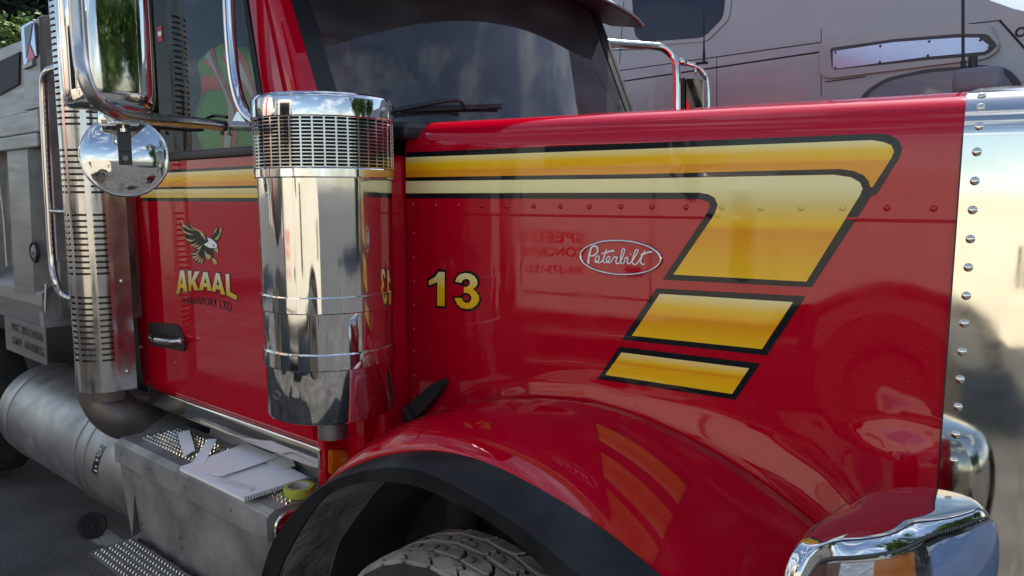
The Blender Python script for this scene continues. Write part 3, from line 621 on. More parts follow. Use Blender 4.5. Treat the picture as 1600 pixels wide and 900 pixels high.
text_on('lettering', 'TRANSPORT LTD.', [(-1.1812, 1.3347), (-0.7593, 1.339), (-0.7658, 1.3777), (-1.1821, 1.3617)], -.9535, M['decalblack'], door, .006, 'small black lettering under the gold name', lambda p, u: Vector((p.x, -.9535, p.y + .012 * math.sin(u * math.pi))))
# eagle emblem, layered decals
def egl(pts_list, m, off, lab):
    bm = bmesh.new()
    for k, pts in enumerate(pts_list):
        flat_poly(bm, [(x, -.952 - off - k * .00004, z) for x, z in [tuple(p) for p in pts]])
    return bm_link('eagle_emblem', bm, m, door, False, lab)
egl([[(-1.1601, 1.7125), (-1.1315, 1.6857), (-1.0985, 1.6743), (-1.0839, 1.6958), (-1.0527, 1.6725), (-1.0056, 1.6619), (-0.9656, 1.6483), (-0.9378, 1.6345), (-0.9031, 1.6357), (-0.8897, 1.6565), (-0.8593, 1.6804), (-0.8479, 1.6821), (-0.8491, 1.6692), (-0.8202, 1.6814), (-0.8091, 1.6831), (-0.8218, 1.6642), (-0.8355, 1.6351), (-0.8536, 1.6201), (-0.8708, 1.6165), (-0.8552, 1.6027), (-0.8515, 1.5826), (-0.8583, 1.5693), (-0.8803, 1.5755), (-0.9029, 1.5773), (-0.8934, 1.5573), (-0.8671, 1.5354), (-0.874, 1.5219), (-0.8907, 1.5253), (-0.9178, 1.5414), (-0.9523, 1.5454), (-0.9691, 1.5535), (-0.9777, 1.5262), (-1.002, 1.5203), (-1.0377, 1.5243), (-1.078, 1.5479), (-1.0922, 1.5594), (-1.0508, 1.5734), (-1.0379, 1.5815), (-1.0849, 1.5992), (-1.1206, 1.613), (-1.1347, 1.6277), (-1.1246, 1.6341), (-1.1528, 1.6638), (-1.1543, 1.679)]], M['decalblack'], .001, 'dark body of the eagle')
F = lambda *c: None
egl([[(-1.1592, 1.7094), (-1.1256, 1.6828), (-1.0778, 1.6658), (-1.0298, 1.6597), (-1.0844, 1.662), (-1.139, 1.6748)], [(-1.1553, 1.6698), (-1.1163, 1.6526), (-1.0739, 1.6449), (-1.0436, 1.6428), (-1.0867, 1.6399), (-1.1324, 1.6491)], [(-1.1345, 1.6292), (-1.1011, 1.6213), (-1.0643, 1.6196), (-1.0365, 1.6245), (-1.0712, 1.6118), (-1.1079, 1.615)], [(-1.0849, 1.5992), (-1.054, 1.6019), (-1.0289, 1.6104), (-1.0421, 1.5994), (-1.0701, 1.5931)], [(-1.0869, 1.6957), (-1.0525, 1.674), (-0.9881, 1.6594), (-0.9628, 1.6469), (-0.9507, 1.6208), (-0.9839, 1.6418), (-1.0003, 1.6561), (-1.0532, 1.668)], [(-1.0551, 1.5913), (-1.0177, 1.6019), (-1.0059, 1.6), (-1.0371, 1.5891)], [(-1.0345, 1.5847), (-1.0036, 1.5935), (-0.9817, 1.6048), (-0.9952, 1.5879), (-1.0138, 1.5811)], [(-1.0891, 1.5595), (-1.0457, 1.5646), (-1.008, 1.5799), (-0.999, 1.5803), (-1.0402, 1.5589), (-1.0709, 1.5568)], [(-1.0749, 1.5481), (-1.0408, 1.5528), (-1.0153, 1.5661), (-1.029, 1.5504), (-1.0541, 1.5416)], [(-1.0546, 1.537), (-1.0296, 1.5444), (-1.0099, 1.5604), (-1.0166, 1.542), (-1.0367, 1.5334)], [(-1.0283, 1.5279), (-1.0133, 1.5392), (-1.0015, 1.5548), (-1.0015, 1.5368), (-1.0164, 1.5264)], [(-1.0017, 1.5234), (-0.9941, 1.5402), (-0.9842, 1.5497), (-0.9827, 1.5349), (-0.9928, 1.523)], [(-0.8147, 1.6821), (-0.8321, 1.6725), (-0.8398, 1.6494), (-0.8809, 1.6292), (-0.8528, 1.6288), (-0.8375, 1.6437), (-0.8218, 1.6642)], [(-0.8549, 1.6791), (-0.8719, 1.6657), (-0.8908, 1.6448), (-0.8727, 1.657), (-0.8547, 1.669)]], M['gold'], .0018, 'gold feathers of the eagle')
egl([[(-0.873, 1.5933), (-0.856, 1.594), (-0.8529, 1.5797), (-0.8593, 1.5707), (-0.8687, 1.5789), (-0.8879, 1.5853)], [(-0.9633, 1.5819), (-0.9444, 1.5665), (-0.9159, 1.5621), (-0.9141, 1.5504), (-0.9408, 1.5431), (-0.9599, 1.5569)], [(-0.9052, 1.5538), (-0.8828, 1.5491), (-0.8671, 1.5354), (-0.8748, 1.5247), (-0.8904, 1.5282), (-0.9063, 1.542)]], M['gold'], .0023, 'gold beak and claws of the eagle')
egl([[(-0.9378, 1.6345), (-0.9093, 1.6311), (-0.8816, 1.6219), (-0.863, 1.6096), (-0.8601, 1.5982), (-0.8787, 1.593), (-0.9015, 1.592), (-0.9301, 1.5937), (-0.9698, 1.6053), (-0.9398, 1.6139), (-0.9276, 1.6202)]], M['white'], .0023, 'white head of the eagle')
egl([[(-0.894, 1.6113), (-0.8779, 1.6018), (-0.8895, 1.5984)]], M['decalblack'], .0028, 'dark eye of the eagle')
# door handle
bm = bmesh.new(); hp_ = fillet([(-1.5144, 1.2193), (-1.2374, 1.2405), (-1.1622, 1.1804), (-1.174, 1.1244), (-1.5086, 1.1102)], .02, 4); poly_prism(bm, [Vector((p.x, -.9525, p.y)) for p in hp_], (0, -.007, 0), .002)
hd = bm_link('door_handle', bm, M['black'], door, True, sharp=40)
bm = bmesh.new(); tube(bm, [(-1.4747, -0.962, 1.1524), (-1.3602, -0.985, 1.1579), (-1.2267, -0.99, 1.1666), (-1.1421, -0.985, 1.1793)], [.021, .014], 10); bm_link('handle_lever', bm, M['chrome'], hd, True)
bm = bmesh.new(); q = [(-1.3111, 2.5268), (-1.2636, 2.528), (-1.2654, 2.4647), (-1.3068, 2.4647)]; bm.faces.new([bm.verts.new((x, -.9385, z)) for x, z in q]); stk = bm_link('window_sticker', bm, M['badge_red'], door)
bm = bmesh.new(); q = [(-1.3016, 2.5068), (-1.2721, 2.5067), (-1.2712, 2.4893), (-1.301, 2.488)]; bm.faces.new([bm.verts.new((x, -.9395, z)) for x, z in q]); bm_link('sticker_panel', bm, M['white'], stk)
# rocker trim
bm = bmesh.new(); box(bm, (-.88, -.945, .857), (1.36, .03, .085), bev=.01, seg=3); bm_link('rocker_trim', bm, M['polish'], cab, True, sharp=40)
bm = bmesh.new(); box(bm, (-.88, -.75, .85), (1.36, .3, .09)); bm_link('sill', bm, M['dark'], cab)

# ---- windshield
bm = bmesh.new(); rings = []
for j in range(13): rings.append([ws(-1 + 2 * i / 28, j / 12) for i in range(29)])
grid(bm, rings); wsh = bm_link('windshield', bm, M['wglass'], cab, True)
bm = bmesh.new()
for sg in (-1, 1): grid(bm, [[ws(sg * (.999 - k), j / 12, .004) for j in range(13)] for k in (0, .075)])
grid(bm, [[ws(-1 + 2 * i / 28, k, .004) for i in range(29)] for k in (0, .03)]); grid(bm, [[ws(-1 + 2 * i / 28, k, .006) for i in range(29)] for k in (.97, 1.14)])
bm_link('windshield_seal', bm, M['seal'], wsh, True)
for k, (px) in enumerate((-.35,)):
    bm = bmesh.new(); b0 = ws(px - .40, .10, .02); b1 = ws(px + .16, .165, .015); tube(bm, [b0, ws(px - .12, .155, .05), b0.lerp(b1, .62) + Vector((.02, 0, .0))], [.009, .006], 8)
    tube(bm, [b0.lerp(b1, .1) + Vector((0, 0, -.0)), b1], .007, 6, True, False); tube(bm, [b0.lerp(b1, .12) + Vector((.004, 0, .012)), b1 + Vector((.004, 0, .012))], .004, 6, True, False)
    bmesh.ops.create_uvsphere(bm, u_segments=10, v_segments=8, radius=.016, matrix=Matrix.Translation(b0)); bm_link('wiper', bm, M['black'], wsh, True)
# visor above the windshield
bm = bmesh.new(); rings = []
for i in range(25):
    u = -1 + 2 * i / 24; bow = -.06 * (1 - u * u); y = u * 1.0
    e = abs(u) ** 6
    zz_v = .07 * (1 - u * u); rings.append([p_ + Vector((0, 0, zz_v)) for p_ in (Vector((-.52 + bow, y, 2.93 - .05 * e)), Vector((-.18 + bow - .06 * e, y, 2.77 - .03 * e)), Vector((.02 + bow - .07 * e, y, 2.695)), Vector((.022 + bow - .07 * e, y, 2.675)), Vector((-.18 + bow - .06 * e, y, 2.74 - .03 * e)), Vector((-.50 + bow, y, 2.87 - .05 * e)))])
grid(bm, rings, True, True); vis = bm_link('sun_visor', bm, M['redflat'], cab, True, sharp=40)
bm = bmesh.new(); grid(bm, [[r[4] + Vector((0, 0, -.003)), r[5] + Vector((0, 0, -.003))] for r in rings]); grid(bm, [[r[3] + Vector((-.002, 0, -.003)), r[4] + Vector((0, 0, -.003))] for r in rings]); bm_link('visor_underside', bm, M['greydark'], vis, True)  # dark sheet added so the windshield mirrors a dark visor
bm = bmesh.new(); tube(bm, [r[2].lerp(r[3], .5) for r in rings], .010, 8, True, False); bm_link('visor_trim', bm, M['chrome'], vis, True)
bm = bmesh.new()
tube(bm, [Vector((-.12, 0, 2.71)), Vector((-.42, 0, 2.68))], .012, 8, True, False)
bm_link('visor_bracket', bm, M['black'], vis)
# ---- cab interior
bm = bmesh.new(); box(bm, (-.42, 0, 1.86), (.5, 1.74, .24), bev=.05, seg=3); box(bm, (-.30, .0, 1.97), (.3, 1.6, .05), bev=.02)
bm_link('dashboard', bm, M['dash'], cab, True, sharp=50)
bm = bmesh.new()
box(bm, (-1.585, 0, 1.7), (.012, 1.86, 1.5)); box(bm, (-1.585, 0, 2.84), (.012, 1.86, .26)); box(bm, (-1.0, 0, 2.94), (1.15, 1.86, .02)); box(bm, (-1.585, -.62, 2.4), (.012, .6, .9)); box(bm, (-1.585, .62, 2.4), (.012, .6, .9))
box(bm, (-.95, .885, 2.0), (1.2, .012, 1.9)); box(bm, (-.30, .885, 1.8), (.4, .012, .7)); bm_link('cab_lining', bm, M['dark'], cab)  # far sheet added to darken the view through the windshield
for yy in (-.45, .45):
    bm = bmesh.new(); box(bm, (-1.05, yy, 1.5), (.5, .5, .16), bev=.06, seg=3); box(bm, (-1.32, yy, 1.86), (.16, .5, .7), Matrix.Rotation(math.radians(-8), 3, 'Y'), .06, 3); box(bm, (-1.38, yy, 2.3), (.12, .3, .2), bev=.04, seg=3)
    bm_link('seat', bm, M['seat'], cab, True)
bm = bmesh.new(); pts = [Vector((-.70 + .10 * math.cos(a), .45 + .23 * math.sin(a), 1.98 + .21 * math.cos(a))) for a in (2 * math.pi * k / 32 for k in range(33))]
tube(bm, pts, .014, 8, False, False); tube(bm, [(-.70, .45, 1.98), (-.45, .45, 1.8)], .03, 8, True, False); tube(bm, [pts[4], pts[20]], .012, 6, True, False); bm_link('steering_wheel', bm, M['black'], cab, True)
bm = bmesh.new(); box(bm, (-.36, .02, 2.74), (.04, .22, .09), bev=.015); tube(bm, [(-.36, .02, 2.76), (-.45, .02, 2.86)], .01, 6, True, False); box(bm, (-.34, -.13, 2.72), (.05, .06, .08), bev=.01); bm_link('rear_view_camera', bm, M['black'], cab)

# ---- step box under the door
bm = bmesh.new()
ZT = .725
prof = [(-.86, ZT - .004), (-1.085, ZT - .002), (-1.14, ZT - .003), (-1.146, ZT - .009), (-1.15, ZT - .006), (-1.156, ZT - .014), (-1.160, ZT - .011), (-1.166, ZT - .022), (-1.170, ZT - .020), (-1.172, ZT - .03), (-1.172, ZT - .105), (-1.156, ZT - .112), (-1.152, ZT - .118), (-1.125, .28), (-1.12, .24)]
XA, XB = -1.445, -.215
grid(bm, [[Vector((x, y, z)) for y, z in prof] for x in [XA + (XB - XA) * i / 10 for i in range(11)]])
v = [Vector((XA, y, z)) for y, z in prof] + [Vector((XA, -.86, .24))]; bm.faces.new([bm.verts.new(p) for p in v])
v = [Vector((XB, y, z)) for y, z in prof] + [Vector((XB, -.86, .24))]; bm.faces.new([bm.verts.new(p) for p in v])
# back splash rising to the cab
grid(bm, [[Vector((x, -.86, ZT - .004)), Vector((x, -.85, ZT + .006)), Vector((x, -.845, .80)), Vector((x, -.86, .84))] for x in (XA + .25, XB)])
sb = bm_link('step_box', bm, M['alubox'], T, True, sharp=25); sb['label'] = 'worn aluminium step box under the passenger door'
bm = bmesh.new(); bm.from_mesh(sb.data)
for i in range(44):
    for j in range(8):
        x = XA + .085 + i * .026 + (.013 if j % 2 else 0); y = -.915 - j * .0235
        r_ = bmesh.ops.create_cone(bm, cap_ends=True, segments=8, radius1=.0075, radius2=.0040, depth=.007, matrix=Matrix.Translation((x, y, ZT + .001)) @ Matrix.Diagonal((.8, 1.25, 1, 1)))
        for f in {f for v in r_['verts'] for f in v.link_faces}: f.material_index = 1
bm.to_mesh(sb.data); bm.free(); sb.data.materials.append(M['polish'])
bm = bmesh.new(); ep = fillet([(-.87, .70), (-1.145, .70), (-1.145, .30), (-.87, .30)], .05, 6)
poly_prism(bm, [Vector((XB + .003, p.x, p.y)) for p in ep], (.012, 0, 0), .004); bm_link('end_panel', bm, M['chrome'], sb, True, sharp=50)
bm = bmesh.new(); epp = [Vector((XB + .012, p.x, p.y)) for p in ep]; tube(bm, epp + [epp[0]], .010, 8, False, False); bm_link('end_trim', bm, M['polish'], sb, True)
bo = None
for x, z in ((-1.38, .67), (-1.1, .67), (-.8, .665), (-.45, .67), (-1.3, .5), (-1.3, .36), (-.95, .47), (-.94, .40), (-.93, .36)):
    if bo is None:
        bm = bmesh.new(); bmesh.ops.create_uvsphere(bm, u_segments=10, v_segments=6, radius=.006); bo = bm_link('bolt', bm, M['steel'], sb); o = bo
    else: o = bpy.data.objects.new('bolt', bo.data); col.objects.link(o); set_parent(o, sb)
    o.location = (x, -1.172 if z > .6 else -1.14, z)
# lower step
bm = bmesh.new(); q = [(-1.32, -1.355), (-.62, -1.355), (-.62, -1.165), (-1.32, -1.165)]
poly_prism(bm, [Vector((x, y, .30)) for x, y in q], (0, 0, -.075), .006)
poly_prism(bm, [Vector((-1.32, -1.17, .30)), Vector((-1.345, -1.125, .30)), Vector((-1.345, -1.125, .52)), Vector((-1.345, -1.14, .50))], (.006, 0, 0))
st = bm_link('lower_step', bm, M['alu'], T, False); st['label'] = 'lowest aluminium step with raised tread'
bm = bmesh.new()
for j in range(6):
    for i in range(26):
        x = -1.285 + i * .025 + (.01 if j % 2 else 0); y = -1.185 - j * .029
        tube(bm, [(x, y, .300), (x + .004, y - .007, .307), (x + .008, y - .014, .300)], .0042, 6)
bm_link('step_treads', bm, M['polish'], st, True)
for i in range(4):
    bm = bmesh.new(); box(bm, (-1.22 + i * .19, -1.158, .297), (.12, .012, .008)); bm_link('drain_slot', bm, M['dark'], st)
# round ribbed rubber pad on its bracket behind the step
pc = Vector((-1.5526, -1.25, 0.3127)); vd = Vector((.80, -.52, .28)).normalized(); e1 = vd.cross(Vector((0, 0, 1))).normalized(); e2 = e1.cross(vd)
bm = bmesh.new(); mt = Matrix((e1, e2, vd)).transposed().to_4x4(); mt.translation = pc
bmesh.ops.create_cone(bm, cap_ends=True, segments=40, radius1=.062, radius2=.060, depth=.02, matrix=mt)
for k in range(-4, 5):
    if k == 0: pass
    x = k * .011; h = math.sqrt(max(0, .040 ** 2 - x * x)) * (1 if abs(k) < 4 else .6) + .008; 
    r = bmesh.ops.create_cube(bm, size=1, matrix=mt @ Matrix.Translation((x, .004, .013)) @ Matrix.Diagonal((.005, h * 1.7, .008, 1)))
for k in range(30):
    a = 2 * math.pi * k / 30; 
    bmesh.ops.create_cube(bm, size=1, matrix=mt @ Matrix.Rotation(a, 4, 'Z') @ Matrix.Translation((.054, 0, .011)) @ Matrix.Diagonal((.014, .005, .008, 1)))
pad = bm_link('ribbed_pad', bm, M['rubber'], T, False, 'round ribbed rubber pad on a bracket behind the lowest step')
bm = bmesh.new(); tube(bm, [pc - vd * .01, pc + Vector((.0, 0, -.05)), pc + Vector((.03, .03, -.085))], [.022, .018], 10)
box(bm, pc + Vector((.11, .045, -.065)), (.26, .06, .035), Matrix.Rotation(-.02, 3, 'Z'), .008); bm_link('pad_bracket', bm, M['alubox'], pad, True, sharp=40)

# ---- exhaust stack with slotted guard
SC = Vector((-1.66, -1.10, 0)); SR = .128
def slotted(bm, angs, zs, isslot):
    V = {}
    def vv(i, j, r=SR):
        k = (i, j, r)
        if k not in V: a = math.radians(angs[i]); V[k] = bm.verts.new(SC + Vector((r * math.cos(a), r * math.sin(a), zs[j])))
        return V[k]
    for i in range(len(angs) - 1):
        for j in range(len(zs) - 1):
            if not isslot(i, j): bm.faces.new((vv(i, j), vv(i + 1, j), vv(i + 1, j + 1), vv(i, j + 1)))
zs = []; flag = []
blocks = [0.9797837498532813, 1.0423852592063367, 1.3675440010589182, 1.4381818821471102, 1.7301784029470255, 1.8, 2.026102417908761, 2.0955928481148116, 2.5774282142861837]
def zmap(y): return None
pitch_ = .0262
z = .915; zs = [z]; slots = set()
def run(z_end, slot):
    global z
    if not slot:
        z = z_end; zs.append(z); return
    while z + pitch_ < z_end + .001:
        zs.append(z + .0165); zs.append(z + pitch_); slots.add(len(zs) - 3 + 1); z += pitch_
zz_ = [1.0428992990600858, 1.3679041087340318, 1.4384952879910569, 1.730248547551379, 1.8, 2.0258435582343255, 2.0952446968167435, 2.163946249361492]
run(zz_[0], False); run(zz_[1], True); run(zz_[2], False); run(zz_[3], True); run(zz_[4], False); run(zz_[5], True); run(zz_[6], False); run(zz_[7] + .5, True); run(3.1, False)
# angles (degrees, world): the face seen from the camera is around -35
angs = [-205, -190, -172, -158]; wide = [(-150, -138), (-128, -98), (-88, -58)]
angs = [-215, -190, -165, -140, -132, -116, -108, -100, -92, -84, -76, -69, -61, -53, -45, -38, -27, -19, -11, -4, 4]
sl = {(-165, -140), (-132, -116), (-100, -92), (-92, -84), (-84, -76), (-69, -61), (-61, -53), (-53, -45), (-45, -38), (-27, -19), (-19, -11), (-11, -4)}
bm = bmesh.new(); slotted(bm, angs, zs, lambda i, j: (angs[i], angs[i + 1]) in sl and (j - 0) in {k for k in range(len(zs)) if abs((zs[min(k + 1, len(zs) - 1)] - zs[k]) - .0097) < .0006})
bmesh.ops.recalc_face_normals(bm, faces=bm.faces); bmesh.ops.solidify(bm, geom=bm.faces[:], thickness=.003)
stack = bm_link('exhaust_guard', bm, M['guard'], T, True, sharp=30)
stack['label'] = 'slotted chrome guard around the exhaust stack behind the cab'
# flat wing of the guard beside the cab
bm = bmesh.new(); a = math.radians(4); p0 = SC + Vector((SR * math.cos(a), SR * math.sin(a), 0)); p1 = p0 + Vector((.010, .068, 0)); poly_prism(bm, [Vector((p0.x, p0.y, .915)), Vector((p1.x, p1.y, .915)), Vector((p1.x, p1.y, 3.1)), Vector((p0.x, p0.y, 3.1))], (-.002, .001, 0))
gw = bm_link('guard_wing', bm, M['guard'], stack)
wn = (p1 - p0).cross(Vector((0, 0, 1))).normalized()
for z in (1.42, 1.82, 2.1, 1.0): rivet(RC, Vector((p0.x, p0.y, z)).lerp(Vector((p1.x, p1.y, z)), .45) + wn * .001, wn, gw)
bm = bmesh.new(); revolve(bm, [(.088, .86), (.088, 3.4)], SC, 'Z', 32); bm_link('exhaust_pipe', bm, M['steel'], stack, True)
bm = bmesh.new()
tube(bm, [(-1.7213, -1.1, 1.0407), (-1.7332, -1.1, 0.9208), (-1.7266, -1.09, 0.8446), (-1.6816, -1.06, 0.7739), (-1.667, -0.98, 0.7169), (-1.676, -0.86, 0.6738), (-1.6259, -0.72, 0.6741)], .105, 28); bm_link('exhaust_elbow', bm, M['steel'], stack, True)
# ---- tank (aftertreatment / fuel) behind the step box
bm = bmesh.new(); TC = Vector((0, -.82, .44)); TR = .30
revolve(bm, [(.0001, -3.42), (TR * .6, -3.41), (TR * .93, -3.36), (TR, -3.3), (TR, -2.0), (TR, -1.50), (TR * .96, -1.43), (TR * .7, -1.38), (.0001, -1.36)], TC, 'X', 64)
tank = bm_link('fuel_tank', bm, M['tank'], T, True, sharp=40)
for xx in (-3.15, -2.12, -2.0):
    bm = bmesh.new(); revolve(bm, [(TR + .001, xx - .028), (TR + .005, xx - .026), (TR + .007, xx), (TR + .005, xx + .026), (TR + .001, xx + .028)], TC, 'X', 64); bm_link('tank_strap', bm, M['tank'], tank, True, sharp=50)
bm = bmesh.new(); xx = -1.80; rings = []
for k in range(7):
    a = math.radians(200 + k * 4.5); rings.append([TC + Vector((xx + d, (TR + .004) * math.cos(a), -(TR + .004) * math.sin(a) * 1)) for d in (-.05, .05)])
lb = None
for r in rings:
    pass
bm2 = bmesh.new(); rr2 = []
for k in range(7):
    a = math.radians(150 + k * 4.6); rr2.append([Vector((xx + d - k * .004, TC.y + (TR + .003) * math.cos(a), TC.z + (TR + .003) * math.sin(a))) for d in (-.035, .02)])
grid(bm2, rr2); bm.free(); lbl = bm_link('warning_label', bm2, M['decalblack'], tank, True)
bm = bmesh.new()
for k, (a, w_) in enumerate(((154, .03), (160, .02), (164, .03), (170, .018), (174, .03))):
    a = math.radians(a); box(bm, (xx - .012, TC.y + (TR + .0045) * math.cos(a), TC.z + (TR + .0045) * math.sin(a)), (w_, .004, .006))
bm_link('label_marks', bm, M['white'], lbl)
# frame rail and rear wheel behind
bm = bmesh.new(); box(bm, (-2.3, -.45, .62), (4.4, .1, .3)); box(bm, (-2.3, .45, .62), (4.4, .1, .3)); bm_link('frame_rail', bm, M['dark'], T)
bm = bmesh.new(); box(bm, (-3.9, .1, .78), (3.9, 1.3, .70)); bm_link('underbody_block', bm, M['dark'], T)  # dark block added to cover the sunlit ground under the dump body
rw = bpy.data.objects.new('wheel', None); col.objects.link(rw); rw.location = (-4.1, -.95, .38); set_parent(rw, T)
bm = bmesh.new(); revolve(bm, [(.29, .12), (.44, .14), (.49, .13), (.505, .11), (.505, -.11), (.49, -.13), (.44, -.14), (.29, -.12)], (-4.1, -.95, .38), 'Y', 48); bm_link('tyre', bm, M['tyredark'], rw, True, sharp=40)
bm = bmesh.new(); revolve(bm, [(.29, -.12), (.26, -.02), (.1, -.0), (.1, -.1), (.0001, -.1)], (-4.1, -.95, .38), 'Y', 32); bm_link('rim', bm, M['alu'], rw, True)
# grab handle
bm = bmesh.new()
tube(bm, [(-1.6931, -1.16, 2.3535), (-1.7375, -1.19, 2.371), (-1.7736, -1.22, 2.3545), (-1.8296, -1.22, 2.3098), (-1.8544, -1.22, 2.1129), (-1.8737, -1.22, 1.8235), (-1.8854, -1.22, 1.5263), (-1.8609, -1.22, 1.4075), (-1.8518, -1.2, 1.3458), (-1.7933, -1.17, 1.3236)], .0165, 14)
tube(bm, [(-1.8675, -1.22, 1.7352), (-1.8079, -1.16, 1.7321)], .011, 10, True, False)
gh = bm_link('grab_handle', bm, M['chrome'], T, True)
bm = bmesh.new()
for p in [(-1.7861, -1.165, 1.7325), (-1.7992, -1.165, 1.3255)]: box(bm, p, (.03, .012, .075), bev=.008, seg=3)
bm_link('handle_flange', bm, M['polish'], gh, True, sharp=50)

# ---- near side mirrors
bm = bmesh.new()
tube(bm, [(-0.573, -1.02, 2.5941), (-0.5763, -1.02, 2.5062), (-0.5748, -1.02, 2.3718), (-0.5601, -1.02, 2.2346), (-0.5319, -1.02, 2.1527), (-0.4888, -1.02, 2.0996), (-0.4285, -1.02, 2.0619)], .0215, 16)
mir = bm_link('mirror_mount', bm, M['chrome'], T, True)
bm = bmesh.new(); poly_prism(bm, [Vector(p) for p in [(-0.5311, -1.035, 2.1126), (-0.4509, -1.035, 2.0979), (-0.4046, -1.035, 2.0505), (-0.4059, -1.035, 2.0329), (-0.5941, -1.035, 2.0503)]], (0, .05, 0), .006); bm_link('mount_foot', bm, M['chrome'], mir, True, sharp=50)
bm = bmesh.new()
tube(bm, [(-0.6201, -1.03, 2.0615), (-0.6075, -1.14, 2.0642), (-0.5468, -1.28, 2.0585), (-0.3874, -1.45, 2.043), (-0.2556, -1.57, 2.039), (-0.2028, -1.64, 2.0653), (-0.1911, -1.67, 2.1201), (-0.2106, -1.67, 2.2057), (-0.2117, -1.67, 2.3215), (-0.2072, -1.67, 2.4186)], .0195, 16)
tube(bm, [(-0.4677, -1.01, 2.0403), (-0.6208, -1.03, 2.0545), (-0.6462, -1.12, 2.0635)], .006, 8)
arm = bm_link('mirror_arm', bm, M['tube'], mir, True)
bm = bmesh.new()
for p, q in zip([(-0.5893, -1.33, 2.049), (-0.6384, -1.23, 2.0528), (-0.6524, -1.1, 2.0584)], [(-0.5861, -1.34, 2.048), (-0.6413, -1.24, 2.0523), (-0.6567, -1.11, 2.058)]):
    d = (Vector(p) - Vector(q)).normalized(); tube(bm, [Vector(q) + Vector((0, 0, .012)), Vector(q) + Vector((0, 0, .012)) + d * .006], .0185, 12, True, False)
tube(bm, [(-0.668, -1.09, 2.0462), (-0.684, -1.15, 2.043), (-0.6607, -1.22, 2.0415), (-0.6333, -1.3, 2.0388), (-0.5733, -1.38, 2.0318), (-0.5447, -1.42, 2.0436)], .006, 6)
tube(bm, [(-0.6568, -1.0, 2.0989), (-0.7499, -1.0, 2.11), (-0.7211, -1.06, 2.0866), (-0.7086, -1.1, 2.0641)], .006, 6)
bm_link('mirror_cable', bm, M['seal'], arm, True)
bm = bmesh.new()
for p in [(-0.6494, -1.03, 2.0421), (-0.5951, -1.03, 2.0368)]: revolve(bm, [(.0001, -.012), (.008, -.012), (.008, 0), (.005, 0), (.005, .02)], p, 'Z', 10)
bm_link('mount_bolts', bm, M['steel'], mir, True, sharp=40)
# mirror head: tall chrome shell with rounded corners
MC = Vector((-.535, -1.468, 2.37)); bm = bmesh.new()
def rrect(hw, hd, r, n=8, pf=0):
    out = []
    for sx, sy, a0 in ((1, 1, 0), (-1, 1, 90), (-1, -1, 180), (1, -1, 270)):
        for k in range(n + 1):
            a = math.radians(a0 + 90 * k / n); out.append((sx * (hd - r) + r * math.cos(a), sy * (hw - r) + r * math.sin(a)))
    return out
rings = []
for z, s in ((-.300, .30), (-.298, .62), (-.292, .80), (-.280, .90), (-.262, .965), (-.24, 1), (.24, 1), (.262, .965), (.285, .85), (.295, .5)):
    rings.append([MC + Vector((x * s + (.012 * (1 - s)), y * (1 - (1 - s) * .45), z)) for x, y in rrect(.138, .086, .085)])
grid(bm, rings, True, True); mh = bm_link('mirror_head', bm, M['chromewavy'], mir, True, sharp=60); mh['label'] = 'tall chrome mirror head hung from the curved arm'
bm = bmesh.new(); grid(bm, [[MC + Vector((-.088 - o, y, z)) for y, z in ((-.06, -.25), (.06, -.25), (.06, .25), (-.06, .25))] for o in (0, .006)], True, True); bm_link('mirror_glass', bm, M['black'], mh)
bm = bmesh.new(); rg = [MC + Vector((x * .995 - .02 if x < 0 else x, y, 0)) for x, y in rrect(.148, .088, .055)]
# convex mirror
CVc = Vector((-0.4449, -1.47, 1.9264)); cv = (Vector((2.008, -2.508, 1.8)) - CVc).normalized(); cv = (cv + Vector((.10, -.03, .10))).normalized()
e1 = Vector((0, 0, 1)).cross(cv).normalized(); e2 = cv.cross(e1); CR = .126; bm = bmesh.new(); rings = []
for r, h in ((1.0, -.012), (1.012, -.006), (1.012, .002), (1.0, .006), (.975, .007), (.965, .004), (.955, .004), (.8, .014), (.6, .023), (.4, .029), (.2, .033), (.01, .034)):
    rings.append([CVc + (e1 * math.cos(a) + e2 * math.sin(a)) * CR * r + cv * h for a in (2 * math.pi * k / 64 for k in range(64))])
grid(bm, rings, True); cx_ = bm_link('convex_mirror', bm, M['chrome'], mir, True, 'round convex chrome mirror below the mirror arm', sharp=55)
bm = bmesh.new(); up = Vector((0, 0, 1)); c0 = CVc + cv * .036
box(bm, c0 + e2 * -.008 + cv * .004, (.038, .044, .006), Matrix((e1, e2, cv)).transposed(), .003)
box(bm, c0 + e2 * .050 + cv * .008, (.038, .08, .005), Matrix((e1, e2, cv)).transposed(), .002); 
bm_link('mirror_tab', bm, M['black'], cx_)
bm = bmesh.new(); box(bm, c0 + e2 * .095 + cv * .01, (.085, .012, .05), Matrix((e1, e2, cv)).transposed(), .004); box(bm, c0 + e2 * .118 - e1 * .04, (.055, .06, .04), Matrix((e1, e2, cv)).transposed(), .01)
revolve(bm, [(.0001, .0), (.011, .0), (.011, .01), (.005, .012), (.005, .03)], c0 + e2 * .07 + cv * .012, 'Z', 10); bm_link('mirror_clamp', bm, M['polish'], cx_, True, sharp=40)
bm = bmesh.new(); bmesh.ops.create_cone(bm, cap_ends=True, segments=6, radius1=.010, radius2=.009, depth=.010, matrix=(lambda m_: (setattr(m_, 'translation', c0 + e2 * -.01 + cv * .012), m_)[1])(Matrix((e1, e2, cv)).transposed().to_4x4())); bm_link('mirror_bolt', bm, M['steel'], cx_)

